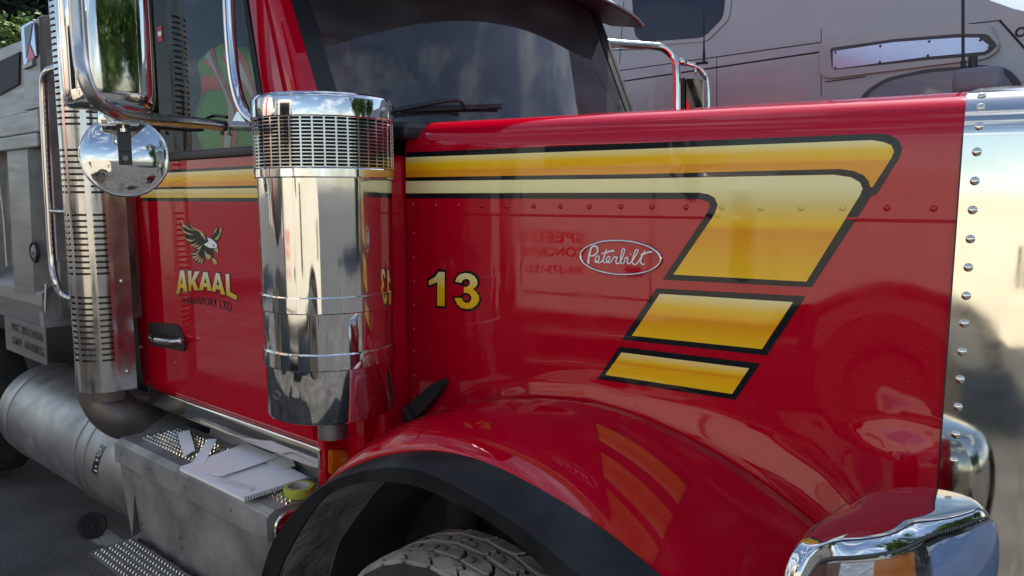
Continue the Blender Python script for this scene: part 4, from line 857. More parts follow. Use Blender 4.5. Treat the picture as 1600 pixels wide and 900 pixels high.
# ---- far side mirror
bm = bmesh.new()
tube(bm, [(-0.2699, 0.95, 2.6201), (-0.2234, 1.1, 2.627), (-0.1595, 1.3, 2.6386), (-0.12, 1.36, 2.6287), (-0.084, 1.4, 2.5811), (-0.062, 1.4, 2.5086), (-0.0538, 1.4, 2.367), (-0.0486, 1.4, 2.1893)], .022, 14); tube(bm, [(-0.249, 0.95, 2.5812), (-0.1912, 1.25, 2.6213)], .008, 6, True, False)
fm = bm_link('far_mirror_arm', bm, M['polish'], T, True)
bm = bmesh.new(); tube(bm, [(-0.0381, 1.42, 2.5541), (0.022, 1.45, 2.5304), (0.0508, 1.48, 2.5067), (0.0778, 1.5, 2.4539), (0.0897, 1.5, 2.3297), (0.0945, 1.5, 2.1879)], .013, 10); tube(bm, [(-0.0516, 1.4, 2.5599), (-0.0193, 1.43, 2.5463)], .02, 10, True, False)
tube(bm, [(0.0299, 1.45, 2.5261), (0.0315, 1.45, 2.4771)], .008, 8, True, False); bm_link('mirror_outrigger', bm, M['polish'], fm, True)
bm = bmesh.new(); q = [Vector(p) for p in [(-0.0196, 1.42, 2.4646), (0.1007, 1.42, 2.4527), (0.1104, 1.42, 2.1639), (-0.0106, 1.42, 2.1706)]]; poly_prism(bm, q, (-.05, .03, 0), .01); bm_link('far_mirror_head', bm, M['polish'], fm)
bm = bmesh.new(); q = [Vector(p) for p in [(-0.0446, 1.415, 2.463), (-0.0171, 1.415, 2.4673), (-0.008, 1.415, 2.1702), (-0.0359, 1.415, 2.1717)]]; poly_prism(bm, q, (-.05, .03, 0)); bm_link('mirror_edge', bm, M['black'], fm)
bm = bmesh.new(); p = [(0.0747, 1.46, 2.5433), (0.0737, 1.46, 2.5711), (0.0703, 1.46, 2.6751), (0.055, 1.46, 3.0185)]; tube(bm, p[:2], .009, 8, True, False); tube(bm, p[1:3], [.008, .004], 8, True, False); tube(bm, p[2:], .0035, 6, True, False)
tube(bm, [(0.0333, 1.45, 2.5431), (0.0929, 1.47, 2.5426)], .008, 8, True, False); tube(bm, [(0.0341, 1.45, 2.5187), (0.0623, 1.45, 2.4809), (0.0854, 1.46, 2.452), (0.0885, 1.46, 2.4725)], .004, 6); bm_link('antenna', bm, M['black'], fm, True)

# ---- headlight pod
PZ = 1.165
PODR = [(-.060, .0008), (-.045, .004), (-.034, .010), (-.025, .020), (-.017, .034), (-.009, .052), (-.002, .078), (.002, .11), (.002, .16), (-.01, .26), (-.05, .33)]
OUT = [(1.5492, -1.1893), (1.5375, -1.0863), (1.5476, -0.9371), (1.5682, -0.8061), (1.6125, -0.7197), (1.6726, -0.6642), (1.7326, -0.6438), (1.7908, -0.657), (1.8264, -0.716), (1.8053, -0.8077), (1.7655, -0.9025), (1.7361, -0.9778), (1.7017, -1.0445), (1.6555, -1.1001), (1.6112, -1.1405), (1.5814, -1.1949)]
P2 = [Vector((x, y, 0)) for x, y in OUT]; P2 = spline(P2 + [P2[0]], 6)[:-1]; cxy = sum(P2, Vector()) / len(P2)
bm = bmesh.new(); rings = []
for o, z in [(o_, PZ - h_) for o_, h_ in PODR]:
    rg = []
    for i, p in enumerate(P2):
        d = (p - cxy).normalized(); front = smooth(((d.x) + .1) / .5) * (1 if z < PZ - .01 else .3); oo = o + .004 * front * (1 if o > -.02 else 0); rg.append(Vector((p.x + d.x * oo, p.y + d.y * oo, z)))
    rings.append(rg)
rings.insert(0, [p.lerp(Vector((cxy.x, cxy.y, PZ)), .5) * 1 for p in rings[0]]); rings[0] = [Vector((p.x, p.y, PZ)) for p in rings[0]]
grid(bm, rings, True, True); pod = bm_link('headlight_pod', bm, M['chrome'], T, True); pod['label'] = 'chrome headlight housing in front of the fender'
# seams on the pod
def podp(px, o, z):                           # point on the front of the pod: px 0..1 from outer to inner end
    i0, i1 = int(len(P2) * .94), int(len(P2) * .48); t = i0 + (i1 - i0) * px; k = int(t); f = t - k; p = P2[k % len(P2)].lerp(P2[(k + 1) % len(P2)], f); d = (p - cxy).normalized()
    h = PZ - z; ro = PODR[-1][0]
    for (oa, ha), (ob, hb) in zip(PODR, PODR[1:]):
        if ha <= h <= hb: ro = oa + (ob - oa) * (h - ha) / (hb - ha); break
    ro += .004 * smooth((d.x + .1) / .5) * (1 if ro > -.02 else 0); o = o + ro if o > 0 else o
    return Vector((p.x + d.x * o, p.y + d.y * o, z))
bm = bmesh.new(); q = [(1.5682, -1.1086, 1.1665), (1.5721, -1.0157, 1.1665), (1.5846, -0.9108, 1.1665), (1.6152, -0.7473, 1.1665)]; tube(bm, [Vector((x, y, PZ + .0002)) for x, y, z in q], .0009, 6)
tube(bm, [podp(k / 20, -.0455, PZ - .0034) for k in range(2, 20)], .0015, 6, True, False)
bm_link('pod_seam', bm, M['seal'], pod, True)
# lamp face
def face(name, u0, u1, z0f, z1f, o, m, parent=pod, n=16):
    bm = bmesh.new(); grid(bm, [[podp(u0 + (u1 - u0) * i / n, o, z0f(u0 + (u1 - u0) * i / n) + (z1f(u0 + (u1 - u0) * i / n) - z0f(u0 + (u1 - u0) * i / n)) * j / 6) for i in range(n + 1)] for j in range(7)]); return bm_link(name, bm, m, parent, True)
ztop = lambda u: PZ - .020 - .008 * (1 - u) + .006 * smooth((u - .45) / .4) - .05 * smooth((.10 - u) / .10) - .03 * smooth((u - .9) / .1)
zbot = lambda u: PZ - .27
face('lamp_gasket', .02, .99, zbot, ztop, .003, M['black'])
zt2 = lambda u: ztop(u) - .007
lamp = face('lamp_bowl', .05, .97, zbot, zt2, .005, M['polish'])
face('turn_signal', .07, .20, zbot, lambda u: zt2(u) - .004, .007, M['amberdark'], lamp)
face('reflector', .20, .34, zbot, lambda u: zt2(u) - .004, .0072, M['whitelens'], lamp)
face('turn_signal', .34, .52, zbot, lambda u: zt2(u) - .004, .0074, M['amber'], lamp)
face('headlamp', .60, .95, zbot, lambda u: zt2(u) - .006, .0074, M['plate'], lamp)
face('lamp_divider', .575, .60, zbot, lambda u: zt2(u) - .003, .0085, M['chrome'], lamp)
face('headlamp_lens', .04, .98, zbot, lambda u: zt2(u) + .001, .011, M['lens'], lamp)

# ---- aluminium dump body
db = bpy.data.objects.new('dump_body', None); col.objects.link(db); db.location = (-3.2, 0, 1.2); set_parent(db, T)
DY = -1.2; bm = bmesh.new()
XL = -7.5
# side sheet, set back behind the stakes
poly_prism(bm, [Vector((XL, DY + .09, 1.25)), Vector((-2.02, DY + .09, 1.25)), Vector((-1.93, DY + .09, 2.15)), Vector((XL, DY + .09, 2.15))], (0, .03, 0))
# sloping front sheet
poly_prism(bm, [Vector((-2.06, DY + .06, 1.22)), Vector((-2.00, 1.2, 1.22)), Vector((-1.90, 1.2, 3.1)), Vector((-1.93, DY + .06, 2.2))], (-.04, 0, 0))
side = bm_link('side_sheet', bm, M['alubox'], db)
bm = bmesh.new()   # lower ledge and rail
def railx(y0, y1, z0, z1, xa=XL, xb=-2.09, bev=.008):
    box(bm, ((xa + xb) / 2, (y0 + y1) / 2, (z0 + z1) / 2), (xb - xa, abs(y1 - y0), z1 - z0), bev=bev)
ledge = [(-2.0945, 1.1597), (-2.0814, 1.3897), (-2.7871, 1.1603), (-2.7414, 1.3418)]
poly_prism(bm, [Vector((XL, DY + .10, 1.42)), Vector((XL, DY - .01, 1.33)), Vector((XL, DY - .015, 1.27)), Vector((XL, DY - .005, 1.16)), Vector((XL, DY + .10, 1.16))], (-2.085 - XL, 0, 0))
bm_link('lower_rail', bm, M['alu'], db)
bm = bmesh.new(); poly_prism(bm, [Vector((-2.085, DY - .012, 1.16)), Vector((-2.085, DY - .012, 1.29)), Vector((-2.06, DY + .14, 1.42)), Vector((-2.04, .9, 1.42)), Vector((-2.04, .9, 1.16))], (-.05, 0, 0)); bm_link('front_bolster', bm, M['alubox'], db)
bm = bmesh.new(); railx(DY - .02, DY + .12, 2.10, 2.20, XL, -1.93); railx(DY - .03, DY + .12, 2.03, 2.097, XL, -1.93)
bm_link('upper_rail', bm, M['alu'], db)
for k, xx in enumerate((-2.32, -3.05, -3.8)):
    bm = bmesh.new(); poly_prism(bm, [Vector((xx - .16, DY + .1, 1.28)), Vector((xx - .16, DY - .012, 1.28)), Vector((xx + .14, DY - .012, 1.28)), Vector((xx + .17, DY + .1, 1.28))], (.06, 0, .77), .004); pt = bm_link('side_stake', bm, M['alu'], db)
    if k == 0:
        bm = bmesh.new(); c = Vector((-2.1081, -1.215, 1.5336)); revolve(bm, [(.052, .0), (.052, -.008), (.046, -.014), (.040, -.010), (.038, -.008)], c, 'Y', 32); rl = bm_link('lamp_grommet', bm, M['rubber'], pt, True, sharp=50)
        bm = bmesh.new(); revolve(bm, [(.038, -.006), (.03, -.012), (.012, -.014), (.010, -.018), (.0001, -.019)], c, 'Y', 32); bm_link('marker_lamp', bm, M['alu'], rl, True, sharp=30)
bm = bmesh.new(); box(bm, (-4.7, .06, 1.9), (5.2, 2.2, 1.3)); box(bm, (-4.7, 1.15, 2.1), (5.2, .06, 1.5)); bm_link('body_fill_block', bm, M['alubox'], db)  # solid fill and far wall added so the body shades the ground
# weld bead: a row of small beads down each visible joint
def beads(pts, r, name='weld_bead', parent=db):
    bm = bmesh.new(); P = [Vector(p) for p in pts]; L = sum((b - a).length for a, b in zip(P, P[1:])); n = int(L / (r * 1.35)); Q = resample(P, n, False)
    for q in Q: bmesh.ops.create_icosphere(bm, subdivisions=1, radius=r, matrix=Matrix.Translation(q))
    return bm_link(name, bm, M['polish'], parent, True)
beads([(-1.8536, -1.212, 2.0415), (-1.8817, -1.212, 1.8236), (-1.9166, -1.212, 1.4484)], .0075); beads([(-2.1121, -1.2, 1.1577), (-2.0501, -1.2, 1.3763)], .008)
beads([(-2.5684, -1.212, 1.8597), (-2.5491, -1.212, 1.6937), (-2.5607, -1.212, 1.441)], .0075); beads([(-1.9333, -1.21, 2.0744), (-1.9183, -1.21, 2.1464)], .008)
# headboard box above the rail
bm = bmesh.new(); T1 = [(-1.8727, 2.6259), (-2.0991, 2.5788), (-2.1756, 2.1634), (-1.9138, 2.199)]
poly_prism(bm, [Vector((T1[0][0], DY, T1[0][1])), Vector((T1[1][0], DY, T1[1][1])), Vector((T1[2][0], DY, 2.205)), Vector((-1.925, DY, 2.205))], (0, .10, 0), .012)
hb = bm_link('headboard_post', bm, M['alu'], db, False)
bm = bmesh.new(); poly_prism(bm, [Vector((-1.935, DY + .02, 1.5)), Vector((-1.885, DY + .02, 2.62)), Vector((-1.80, -.7, 2.72)), Vector((-1.80, -.7, 2.95)), Vector((-1.80, 1.2, 2.95)), Vector((-1.9, 1.2, 1.5))], (-.03, 0, 0)); bm_link('headboard', bm, M['alubox'], db)
beads([(-1.8259, -1.16, 2.6037), (-1.8168, -1.16, 2.4145), (-1.8211, -1.16, 2.273)], .008)
bm = bmesh.new(); T2 = [(-2.1383, 2.5505), (-2.483, 2.5079), (-2.5394, 2.2841), (-2.198, 2.2875)]
poly_prism(bm, [Vector((-2.06, DY + .03, 2.205)), Vector((-2.04, DY + .03, 2.56)), Vector((-3.6, DY + .03, 2.56)), Vector((-3.6, DY + .03, 2.205))], (0, .05, 0), .01); bb = bm_link('side_board', bm, M['alu'], db)
bm = bmesh.new(); poly_prism(bm, [Vector((x, DY + .022, z)) for x, z in [tuple(p) for p in [(-2.2415, 2.5055), (-2.2862, 2.3517), (-2.5711, 2.3267), (-3.2449, 2.3231), (-3.2081, 2.4453), (-2.5293, 2.4927)]]], (0, .012, 0), .004); bm_link('side_opening', bm, M['dark'], bb)
# badge on the post
BD = lambda pts, y, m, nm, pr_, th=-.006: (lambda b: (poly_prism(b, [Vector((x, y, z)) for x, z in [tuple(p) for p in pts]], (0, th, 0)), bm_link(nm, b, m, pr_))[1])(bmesh.new())
bdg = BD([(-2.0894, 2.5959), (-1.9615, 2.6022), (-1.9227, 2.5928), (-1.927, 2.4453), (-1.9641, 2.4417), (-1.9661, 2.4324), (-2.1, 2.4215), (-2.1016, 2.5636)], DY - .002, M['plate'], 'maker_badge', hb)
BD([(-2.05, 2.5839), (-1.9415, 2.5907), (-1.9836, 2.5239), (-2.0553, 2.4461)], DY - .009, M['decalblack'], 'badge_field', bdg, -.002)
BD([(-1.9956, 2.5031), (-1.9453, 2.4382), (-2.0521, 2.4263)], DY - .009, M['badge_red'], 'badge_field', bdg, -.002)
BD([(-2.1155, 2.4166), (-1.9713, 2.4298), (-1.9763, 2.4063), (-2.1046, 2.4007)], DY - .001, M['alu'], 'badge_bracket', bdg, -.012)
bm = bmesh.new()
for k in range(12):
    x, z = [(-1.9157, 2.5838), (-1.9158, 2.4489)][0]; x1_, z1_ = [(-1.9157, 2.5838), (-1.9158, 2.4489)][1]; t = (k + .5) / 12
    box(bm, (x + (x1_ - x) * t, DY - .0095, z + (z1_ - z) * t), (.016, .002, .010)); box(bm, (x + (x1_ - x) * t + (.004 if k % 2 else -.004), DY - .0095, z + (z1_ - z) * t + .008), (.005, .002, .008))
bm_link('badge_strokes', bm, M['seal'], bdg)
# weight plate
wp = BD([(-2.6657, 1.1668), (-2.0638, 1.1613), (-2.0764, 0.9738), (-2.6807, 0.9778)], DY - .008, M['alu'], 'weight_plate', db, -.006)
text_on('plate_lettering', 'NSC 203124306', [(-2.5587, 1.0985), (-2.1017, 1.0886), (-2.1099, 1.1325), (-2.5636, 1.1411)], DY - .0155, M['seal'], wp, .022)
text_on('plate_lettering', 'GMV  60100KG', [(-2.5667, 1.023), (-2.1091, 1.012), (-2.108, 1.0589), (-2.5612, 1.0671)], DY - .0155, M['seal'], wp, .022)

bm = bmesh.new()
for k in range(90):
    u = .04 + .92 * k / 90; p = podp(u, .0045, ztop(u) - .0035); q = podp(min(.99, u + .006), .0045, ztop(u + .006) - .0002); tube(bm, [p - Vector((0, 0, .002)), q], .0011, 5, True, False)
bm_link('gasket_ribs', bm, M['steel'], pod, True)

# ================================================================== GREY SLEEPER TRUCK BEHIND
GT = thing('sleeper_truck', 'silver grey sleeper tractor parked behind the red hood', 'semi truck', (0, 3.4, GZ))
G0 = Vector((0, 2.3, 0)); GD = Vector((.991, -.134, 0)); GN = Vector((-.134, -.991, 0))
def GP(u, z, o=0): p = G0 + GD * u + GN * o; return Vector((p.x, p.y, z))
BODY = [(-5.5, .6), (3.4, .6), (3.4, 2.35), (2.9, 2.62)] + [tuple(p) for p in [(1.6026, 2.6737), (1.4172, 2.6959), (1.3331, 2.8053)]] + [(.80, 3.45), (.35, 3.8), (-5.5, 3.95)]
bm = bmesh.new()
a = [bm.verts.new(GP(u, z)) for u, z in BODY]; b = [bm.verts.new(GP(u, z, -2.3)) for u, z in BODY]; n = len(a); fs = [bm.faces.new(a)]; bm.faces.new(b[::-1])
for i in range(n): bm.faces.new((a[i], a[(i + 1) % n], b[(i + 1) % n], b[i]))
bmesh.ops.bevel(bm, geom=list(fs[0].edges), offset=.05, segments=4, affect='EDGES', profile=.5)
gb = bm_link('sleeper_body', bm, M['grey'], GT, True, sharp=35)
def gprism(name, pts, o, th, m, parent=gb, bev=0, rad=0, label=None, sm=True):
    bm = bmesh.new(); q = fillet([tuple(p) for p in pts], rad, 8) if rad else [Vector(p) for p in pts]
    poly_prism(bm, [GP(p[0], p[1], o) for p in q], GN * th, bev); return bm_link(name, bm, m, parent, sm, label, sharp=40)
gprism('window_frame', [(-1.0589, 3.5238), (-0.9857, 2.9738), (-0.9127, 2.8991), (-0.3412, 2.8463), (-0.1748, 2.9647), (-0.142, 3.3207)], -.004, .012, M['grey'], rad=.04, bev=.004)
gprism('sleeper_window', [(-1.0168, 3.5145), (-0.9562, 2.9829), (-0.8899, 2.923), (-0.3675, 2.8754), (-0.2185, 2.9802), (-0.1941, 3.3323)], .002, .010, M['navy'], rad=.05)
def gline(p0, p1, r, nm='panel_seam'):
    bm = bmesh.new(); tube(bm, [GP(*tuple(p0), 0), GP(*tuple(p1), 0)], r, 6, True, False); return bm_link(nm, bm, M['seal'], gb)
L = [(-1.152, 2.7476), (0.4553, 2.7246), (-1.1503, 2.6645), (0.4582, 2.6682)]; gline(L[0], L[1], .0035); gline(L[2], L[3], .0055); L = [(0.4553, 2.7246), (0.8844, 2.7168), (1.3892, 2.6944), (1.5202, 2.5241), (0.4582, 2.6682), (0.4856, 2.67), (-1.0707, 3.2536), (-1.1032, 2.7956)]; gline(L[0], L[1], .003); gline(L[1], L[2], .003); gline(L[2], L[3], .006); gline(L[6], L[7], .003)
rc = gprism('fairing_panel', [(0.4743, 2.7366), (0.8834, 2.7342), (1.1756, 2.7138), (1.3563, 2.6745), (1.41, 2.5553), (1.3531, 2.5089), (1.0629, 2.5066), (0.5332, 2.502), (0.4693, 2.5281), (0.457, 2.6908)], -.01, .035, M['grey'], bev=.008, rad=.03)
gprism('panel_recess', [(0.524, 2.6775), (0.8869, 2.6748), (1.2101, 2.6526), (1.3448, 2.6317), (1.3979, 2.5666), (1.352, 2.5251), (1.061, 2.5373), (0.5423, 2.5493)], .0245, .002, M['greydark'], parent=rc, rad=.02)
pl = gprism('trim_plate', [(0.5444, 2.6562), (0.888, 2.6573), (1.2114, 2.6327), (1.3079, 2.6182), (1.3697, 2.561), (1.3363, 2.5433), (1.06, 2.5544), (0.5499, 2.5521)], .027, .003, M['plate'], parent=rc)
bm = bmesh.new()
for u, z in [(0.5602, 2.6467), (0.816, 2.6468), (1.0711, 2.6338), (0.5649, 2.5576), (0.8176, 2.5584), (1.0693, 2.5599), (1.3176, 2.6038), (1.361, 2.5623)]: revolve(bm, [(.008, 0), (.006, -.003), (.0001, -.004)], GP(u, z, .030), 'Y', 8)
bm_link('plate_rivets', bm, M['greydark'], pl)
# doorway arch with window and its mirror
gprism('window_arch', [(0.6761, 2.314), (0.7334, 2.4071), (0.8472, 2.47), (1.0638, 2.4929), (1.3404, 2.4816), (1.4424, 2.4529), (1.512, 2.3691), (1.5375, 2.2408)], -.01, .02, M['greydark'], rad=.05, bev=.004)
gprism('side_window', [(0.7242, 2.3099), (0.7631, 2.3933), (0.8657, 2.4502), (1.0651, 2.4723), (1.3358, 2.4628), (1.421, 2.4364), (1.4798, 2.3568), (1.4988, 2.2441)], .006, .010, M['paleglass'], rad=.05)
bm = bmesh.new(); c = GP(*tuple((1.3827, 2.3703)), .25); box(bm, c, (.21, .1, .13), Matrix.Rotation(math.radians(-8), 3, 'Z'), .04, 3); hm = bm_link('hood_mirror', bm, M['mirrorgrey'], GT, True, sharp=50)
bm = bmesh.new(); ap = [(1.3146, 2.4297), (1.3115, 2.4755), (1.2761, 3.0067)]; tube(bm, [GP(*tuple(ap[0]), .25), GP(*tuple(ap[1]), .25)], .012, 8, True, False); tube(bm, [GP(*tuple(ap[1]), .25), GP(*tuple(ap[2]), .25)], .0075, 8, True, False)
tube(bm, [GP(*tuple((1.3584, 2.4311)), .25), GP(*tuple((1.3544, 2.4895)), .25)], .02, 10, True, False); bm_link('antenna', bm, M['seal'], hm, True, sharp=40)
bm = bmesh.new(); c = (1.486, 2.6223); tube(bm, [GP(c[0] + .02 * math.cos(t), c[1] + .02 * math.sin(t), .004) for t in (2 * math.pi * k / 20 for k in range(21))], .005, 6, False, False); bm_link('fastener', bm, M['seal'], gb)
for a_, b_, r_ in [((0.4513, 2.8033), (0.4716, 2.4072), 0.0025), ((-0.2628, 2.7389), (-0.2496, 2.3927), 0.0025), ((-1.1604, 3.1404), (-1.0496, 3.1307), 0.003), ((0.495, 2.4876), (0.7287, 2.4907), 0.003)]: gline(a_, b_, r_)
for u in (-4.6, -3.3, 2.3):
    p = GP(u, .38, -.2); wz = bpy.data.objects.new('wheel', None); col.objects.link(wz); wz.location = p; set_parent(wz, GT)
    bm = bmesh.new(); revolve(bm, [(.29, .12), (.44, .14), (.5, .12), (.51, .1), (.51, -.1), (.5, -.12), (.44, -.14), (.29, -.12), (.25, -.03), (.0001, -.03)], p, 'Y', 40); bm_link('tyre', bm, M['tyredark'], wz, True, sharp=40)

# ================================================================== WHITE CONCRETE TRUCK (across the aisle; seen mirrored in the paint and chrome)
WT = thing('concrete_truck', 'white concrete mixer truck facing the red truck, seen mirrored in its paint and chrome', 'concrete truck', (0, -5.8, GZ))
WY = -4.6; bm = bmesh.new()
def wbox(x0, x1, z0, z1, y0=WY, y1=WY - 2.2, bev=.08): box(bm, ((x0 + x1) / 2, (y0 + y1) / 2, (z0 + z1) / 2), (x1 - x0, abs(y1 - y0), z1 - z0), bev=bev, seg=3)
wbox(-1.28, 1.0, .75, 2.02); wbox(-1.28, .35, 1.95, 3.0, WY - .05, WY - 2.1)
wc = bm_link('cab', bm, M['whitetruck'], WT, True, sharp=40)
bm = bmesh.new(); hpz = [(.95, .9), (.95, 2.05), (2.6, 1.98), (3.1, 1.75), (3.15, .7), (2.55, .7), (2.4, .95), (1.8, 1.12), (1.25, .98), (1.05, .9)]
poly_prism(bm, [Vector((x, WY + .02, z)) for x, z in hpz], (0, -1.9, 0), .05); bm_link('hood', bm, M['whitetruck'], WT, True, sharp=40)
bm = bmesh.new(); box(bm, (-.45, WY - .045, 2.45), (1.1, .02, .75), bev=.01); bm_link('side_window', bm, M['decalblack'], wc)
bm = bmesh.new(); box(bm, (-1.5, WY - 1.0, .75), (5.5, .9, .35)); bm_link('frame_rail', bm, M['dark'], WT)
bm = bmesh.new(); rings = []
for x, r in ((-1.9, .5), (-2.4, .95), (-3.4, 1.25), (-4.4, 1.15), (-5.4, .75), (-6.0, .5)): rings.append([Vector((x, WY - 1.2 + r * math.cos(a), 2.3 + r * math.sin(a) + (-1.9 - x) * .12)) for a in (2 * math.pi * k / 40 for k in range(40))])
grid(bm, rings, True, True); bm_link('mixer_drum', bm, M['whitetruck'], WT, True, sharp=40)
for x in (1.8, -3.2, -4.5):
    p = Vector((x, WY - .18, .38)); wz = bpy.data.objects.new('wheel', None); col.objects.link(wz); wz.location = p; set_parent(wz, WT)
    bm = bmesh.new(); revolve(bm, [(.3, -.12), (.44, -.14), (.5, -.12), (.51, .1), (.5, .12), (.44, .14), (.3, .12), (.25, .03), (.0001, .03)], p, 'Y', 40); bm_link('tyre', bm, M['tyredark'], wz, True, sharp=40)
bm = bmesh.new(); tube(bm, [(-1.2, WY - .05, .95), (-1.2, WY + .004, 1.0), (-1.2, WY + .004, 1.95)], .008, 6, True, False); tube(bm, [(-.02, WY + .004, .95), (-.02, WY + .004, 1.95)], .008, 6, True, False); tube(bm, [(-1.2, WY + .004, .95), (-.02, WY + .004, .95)], .008, 6, True, False); bm_link('door_gap', bm, M['seal'], wc)
bm = bmesh.new(); box(bm, (-.16, WY + .03, 1.2), (.14, .05, .04), bev=.01); bm_link('door_handle', bm, M['black'], wc)
for z in (.35, .62):
    bm = bmesh.new(); box(bm, (-.6, WY + .02, z), (1.0, .3, .05), bev=.01); bm_link('step', bm, M['alu'], WT)
bm = bmesh.new(); box(bm, (-.6, WY - .25, .55), (1.2, .4, .5), bev=.03); bm_link('battery_box', bm, M['black'], WT)
bm = bmesh.new(); tube(bm, [(1.2, WY + .03, .6), (1.32, WY + .03, .95), (1.8, WY + .03, 1.13), (2.35, WY + .03, .95), (2.5, WY + .03, .6)], .05, 8); bm_link('wheel_arch', bm, M['rubber'], WT, True)
bm = bmesh.new(); tube(bm, [(.7, WY + .02, 1.25), (.7, WY + .02, 1.85)], .09, 16, True, False); bm_link('air_intake', bm, M['chrome'], WT, True, sharp=40)
bm = bmesh.new(); tube(bm, [(-1.5, WY - .3, .9), (-1.5, WY - .3, 3.4)], .08, 16, True, False); bm_link('exhaust_stack', bm, M['chrome'], WT, True, sharp=40)
bm = bmesh.new(); box(bm, (.25, WY + .22, 2.3), (.10, .22, .40), bev=.03); tube(bm, [(.1, WY, 2.0), (.25, WY + .22, 2.05), (.25, WY + .22, 2.6), (.1, WY, 2.65)], .015, 8); bm_link('mirror', bm, M['chrome'], WT, True, sharp=40)
for k in range(4):
    bm = bmesh.new(); box(bm, (2.62 + k * .07, WY + .027, 1.35), (.03, .01, .35)); bm_link('louvre', bm, M['seal'], WT)
bm = bmesh.new(); rings2 = [[Vector((x, WY - 1.2 + r * math.cos(a), 2.3 + r * math.sin(a) + (-1.9 - x) * .12)) for a in (2 * math.pi * k / 40 for k in range(40))] for x, r in ((-3.25, 1.235), (-3.4, 1.262), (-3.6, 1.245))]
grid(bm, rings2, True); bm_link('drum_band', bm, M['redtext'], WT, True)
def wtext(body, x0, x1, z0, z1):
    me = text_mesh(body, .02); xs = [v.co.x for v in me.vertices]; ys = [v.co.y for v in me.vertices]
    for v in me.vertices:
        u = (v.co.x - min(xs)) / (max(xs) - min(xs)) if 0 else (v.co.x - XS0) / (XS1 - XS0); t = (v.co.y - YS0) / (YS1 - YS0); v.co = (x0 + (x1 - x0) * u, WY + .003, z0 + (z1 - z0) * t)
    return link('lettering', me, M['redtext'], wc)
def wt(body, x0, x1, z0, z1):
    global XS0, XS1, YS0, YS1
    me = text_mesh(body, .02); xs = [v.co.x for v in me.vertices]; ys = [v.co.y for v in me.vertices]; XS0, XS1, YS0, YS1 = min(xs), max(xs), min(ys), max(ys)
    bpy.data.meshes.remove(me); return wtext(body, x0, x1, z0, z1)
wt('SPEEDY', -.60, -1.24, 1.40, 1.50); wt('CONCRETE', -.60, -1.20, 1.28, 1.36); wt('204-373-1321', -.60, -1.15, 1.13, 1.20)

# ================================================================== THINGS ON THE STEP BOX
def sheet(name, corners, z, th, m, label, cat, sub=None, curl=0):
    bm = bmesh.new(); q = [Vector(c) for c in corners]; n = 12; L = []
    for k in (0, 1):
        rings = []
        for j in range(n + 1):
            r = []
            for i in range(n + 1):
                u, v_ = i / n, j / n; p = q[0] * (1 - u) * (1 - v_) + q[1] * u * (1 - v_) + q[2] * u * v_ + q[3] * (1 - u) * v_
                r.append(Vector((p.x, p.y, z + th * k + (curl(u, v_) if curl else 0))))
            rings.append(r)
        L.append(grid(bm, rings))
    a, b = L
    for i in range(n):
        bm.faces.new((a[0][i], a[0][i + 1], b[0][i + 1], b[0][i])); bm.faces.new((a[n][i], a[n][i + 1], b[n][i + 1], b[n][i]))
        bm.faces.new((a[i][0], a[i + 1][0], b[i + 1][0], b[i][0])); bm.faces.new((a[i][n], a[i + 1][n], b[i + 1][n], b[i][n]))
    return bm
def paper(name, px, z, th, m, label, cat, curl=0, group=None):
    bm = sheet(name, px, z, th, m, label, cat, curl=curl)
    o = bm_link(name, bm, m, None, False); o['label'] = label; o['category'] = cat
    if group: o['group'] = group
    return o
nb = thing('notepad', 'white spiral notepad lying on the step box beside the green tape', 'notepad', (-.7, -1.05, ZT + .006))
q = [(-0.807, -1.182, 0.745), (-0.3388, -1.1821, 0.745), (-0.3304, -0.9142, 0.745), (-0.8288, -0.874, 0.745)]
bm = sheet('', q, ZT + .008, .012, None, '', ''); bm_link('pages', bm, M['paper'], nb)
bm = bmesh.new(); p0, p1 = Vector(q[1]), Vector(q[2])
for k in range(26):
    c = p0.lerp(p1, (k + .6) / 26.5); c.z = ZT + .016; tube(bm, [c + Vector((.006 * math.cos(a) * .96, .006 * math.cos(a) * .26 * 0, .008 * math.sin(a))) for a in (2 * math.pi * i / 10 for i in range(11))], .0012, 5, False, False)
bm_link('spiral_binding', bm, M['seal'], nb, True)
paper('paper_sheet', [(-0.8073, -1.1815, 0.75), (-0.5704, -1.1408, 0.75), (-0.5813, -0.8788, 0.75), (-0.8538, -0.871, 0.75)], ZT + .0225, .0008, M['paper'], 'loose white sheet lying across the notepad with one raised edge', 'paper', lambda u, v_: .0015 + .007 * (u ** 4) + .006 * v_ * v_)
paper('backing_sheet', [(-0.6792, -0.9341, 0.748), (-0.4893, -0.944, 0.748), (-0.4516, -0.8943, 0.748), (-0.6317, -0.8039, 0.748)], ZT + .0222, .0006, M['liner_paper'], 'pale crumpled backing sheet under the loose sheet', 'paper', lambda u, v_: .010 * v_ + .006 * math.sin(6 * u))
paper('paper_strip', [(-1.2797, -0.962, 0.735), (-0.944, -1.099, 0.735), (-0.9755, -1.0336, 0.735), (-1.2647, -0.9126, 0.735)], ZT + .0065, .001, M['paper'], 'short white strip lying straight across the grip dimples', 'paper strip', lambda u, v_: .004 * v_ + .003)
paper('paper_strip', [(-0.8071, -1.135, 0.75), (-0.7496, -1.1147, 0.75), (-0.9801, -0.9329, 0.75), (-1.0098, -0.9578, 0.75)], ZT + .021, .001, M['paper'], 'short white strip leaning on the corner of the notepad', 'paper strip', lambda u, v_: .003 + .012 * v_)
paper('paper_strip', [(-0.5704, -1.166, 0.755), (-0.3763, -1.1319, 0.755), (-0.3929, -1.1066, 0.755), (-0.5886, -1.1305, 0.755)], ZT + .0215, .0006, M['liner_paper'], 'narrow faint strip lying along the front of the notepad', 'paper strip', lambda u, v_: .0012)
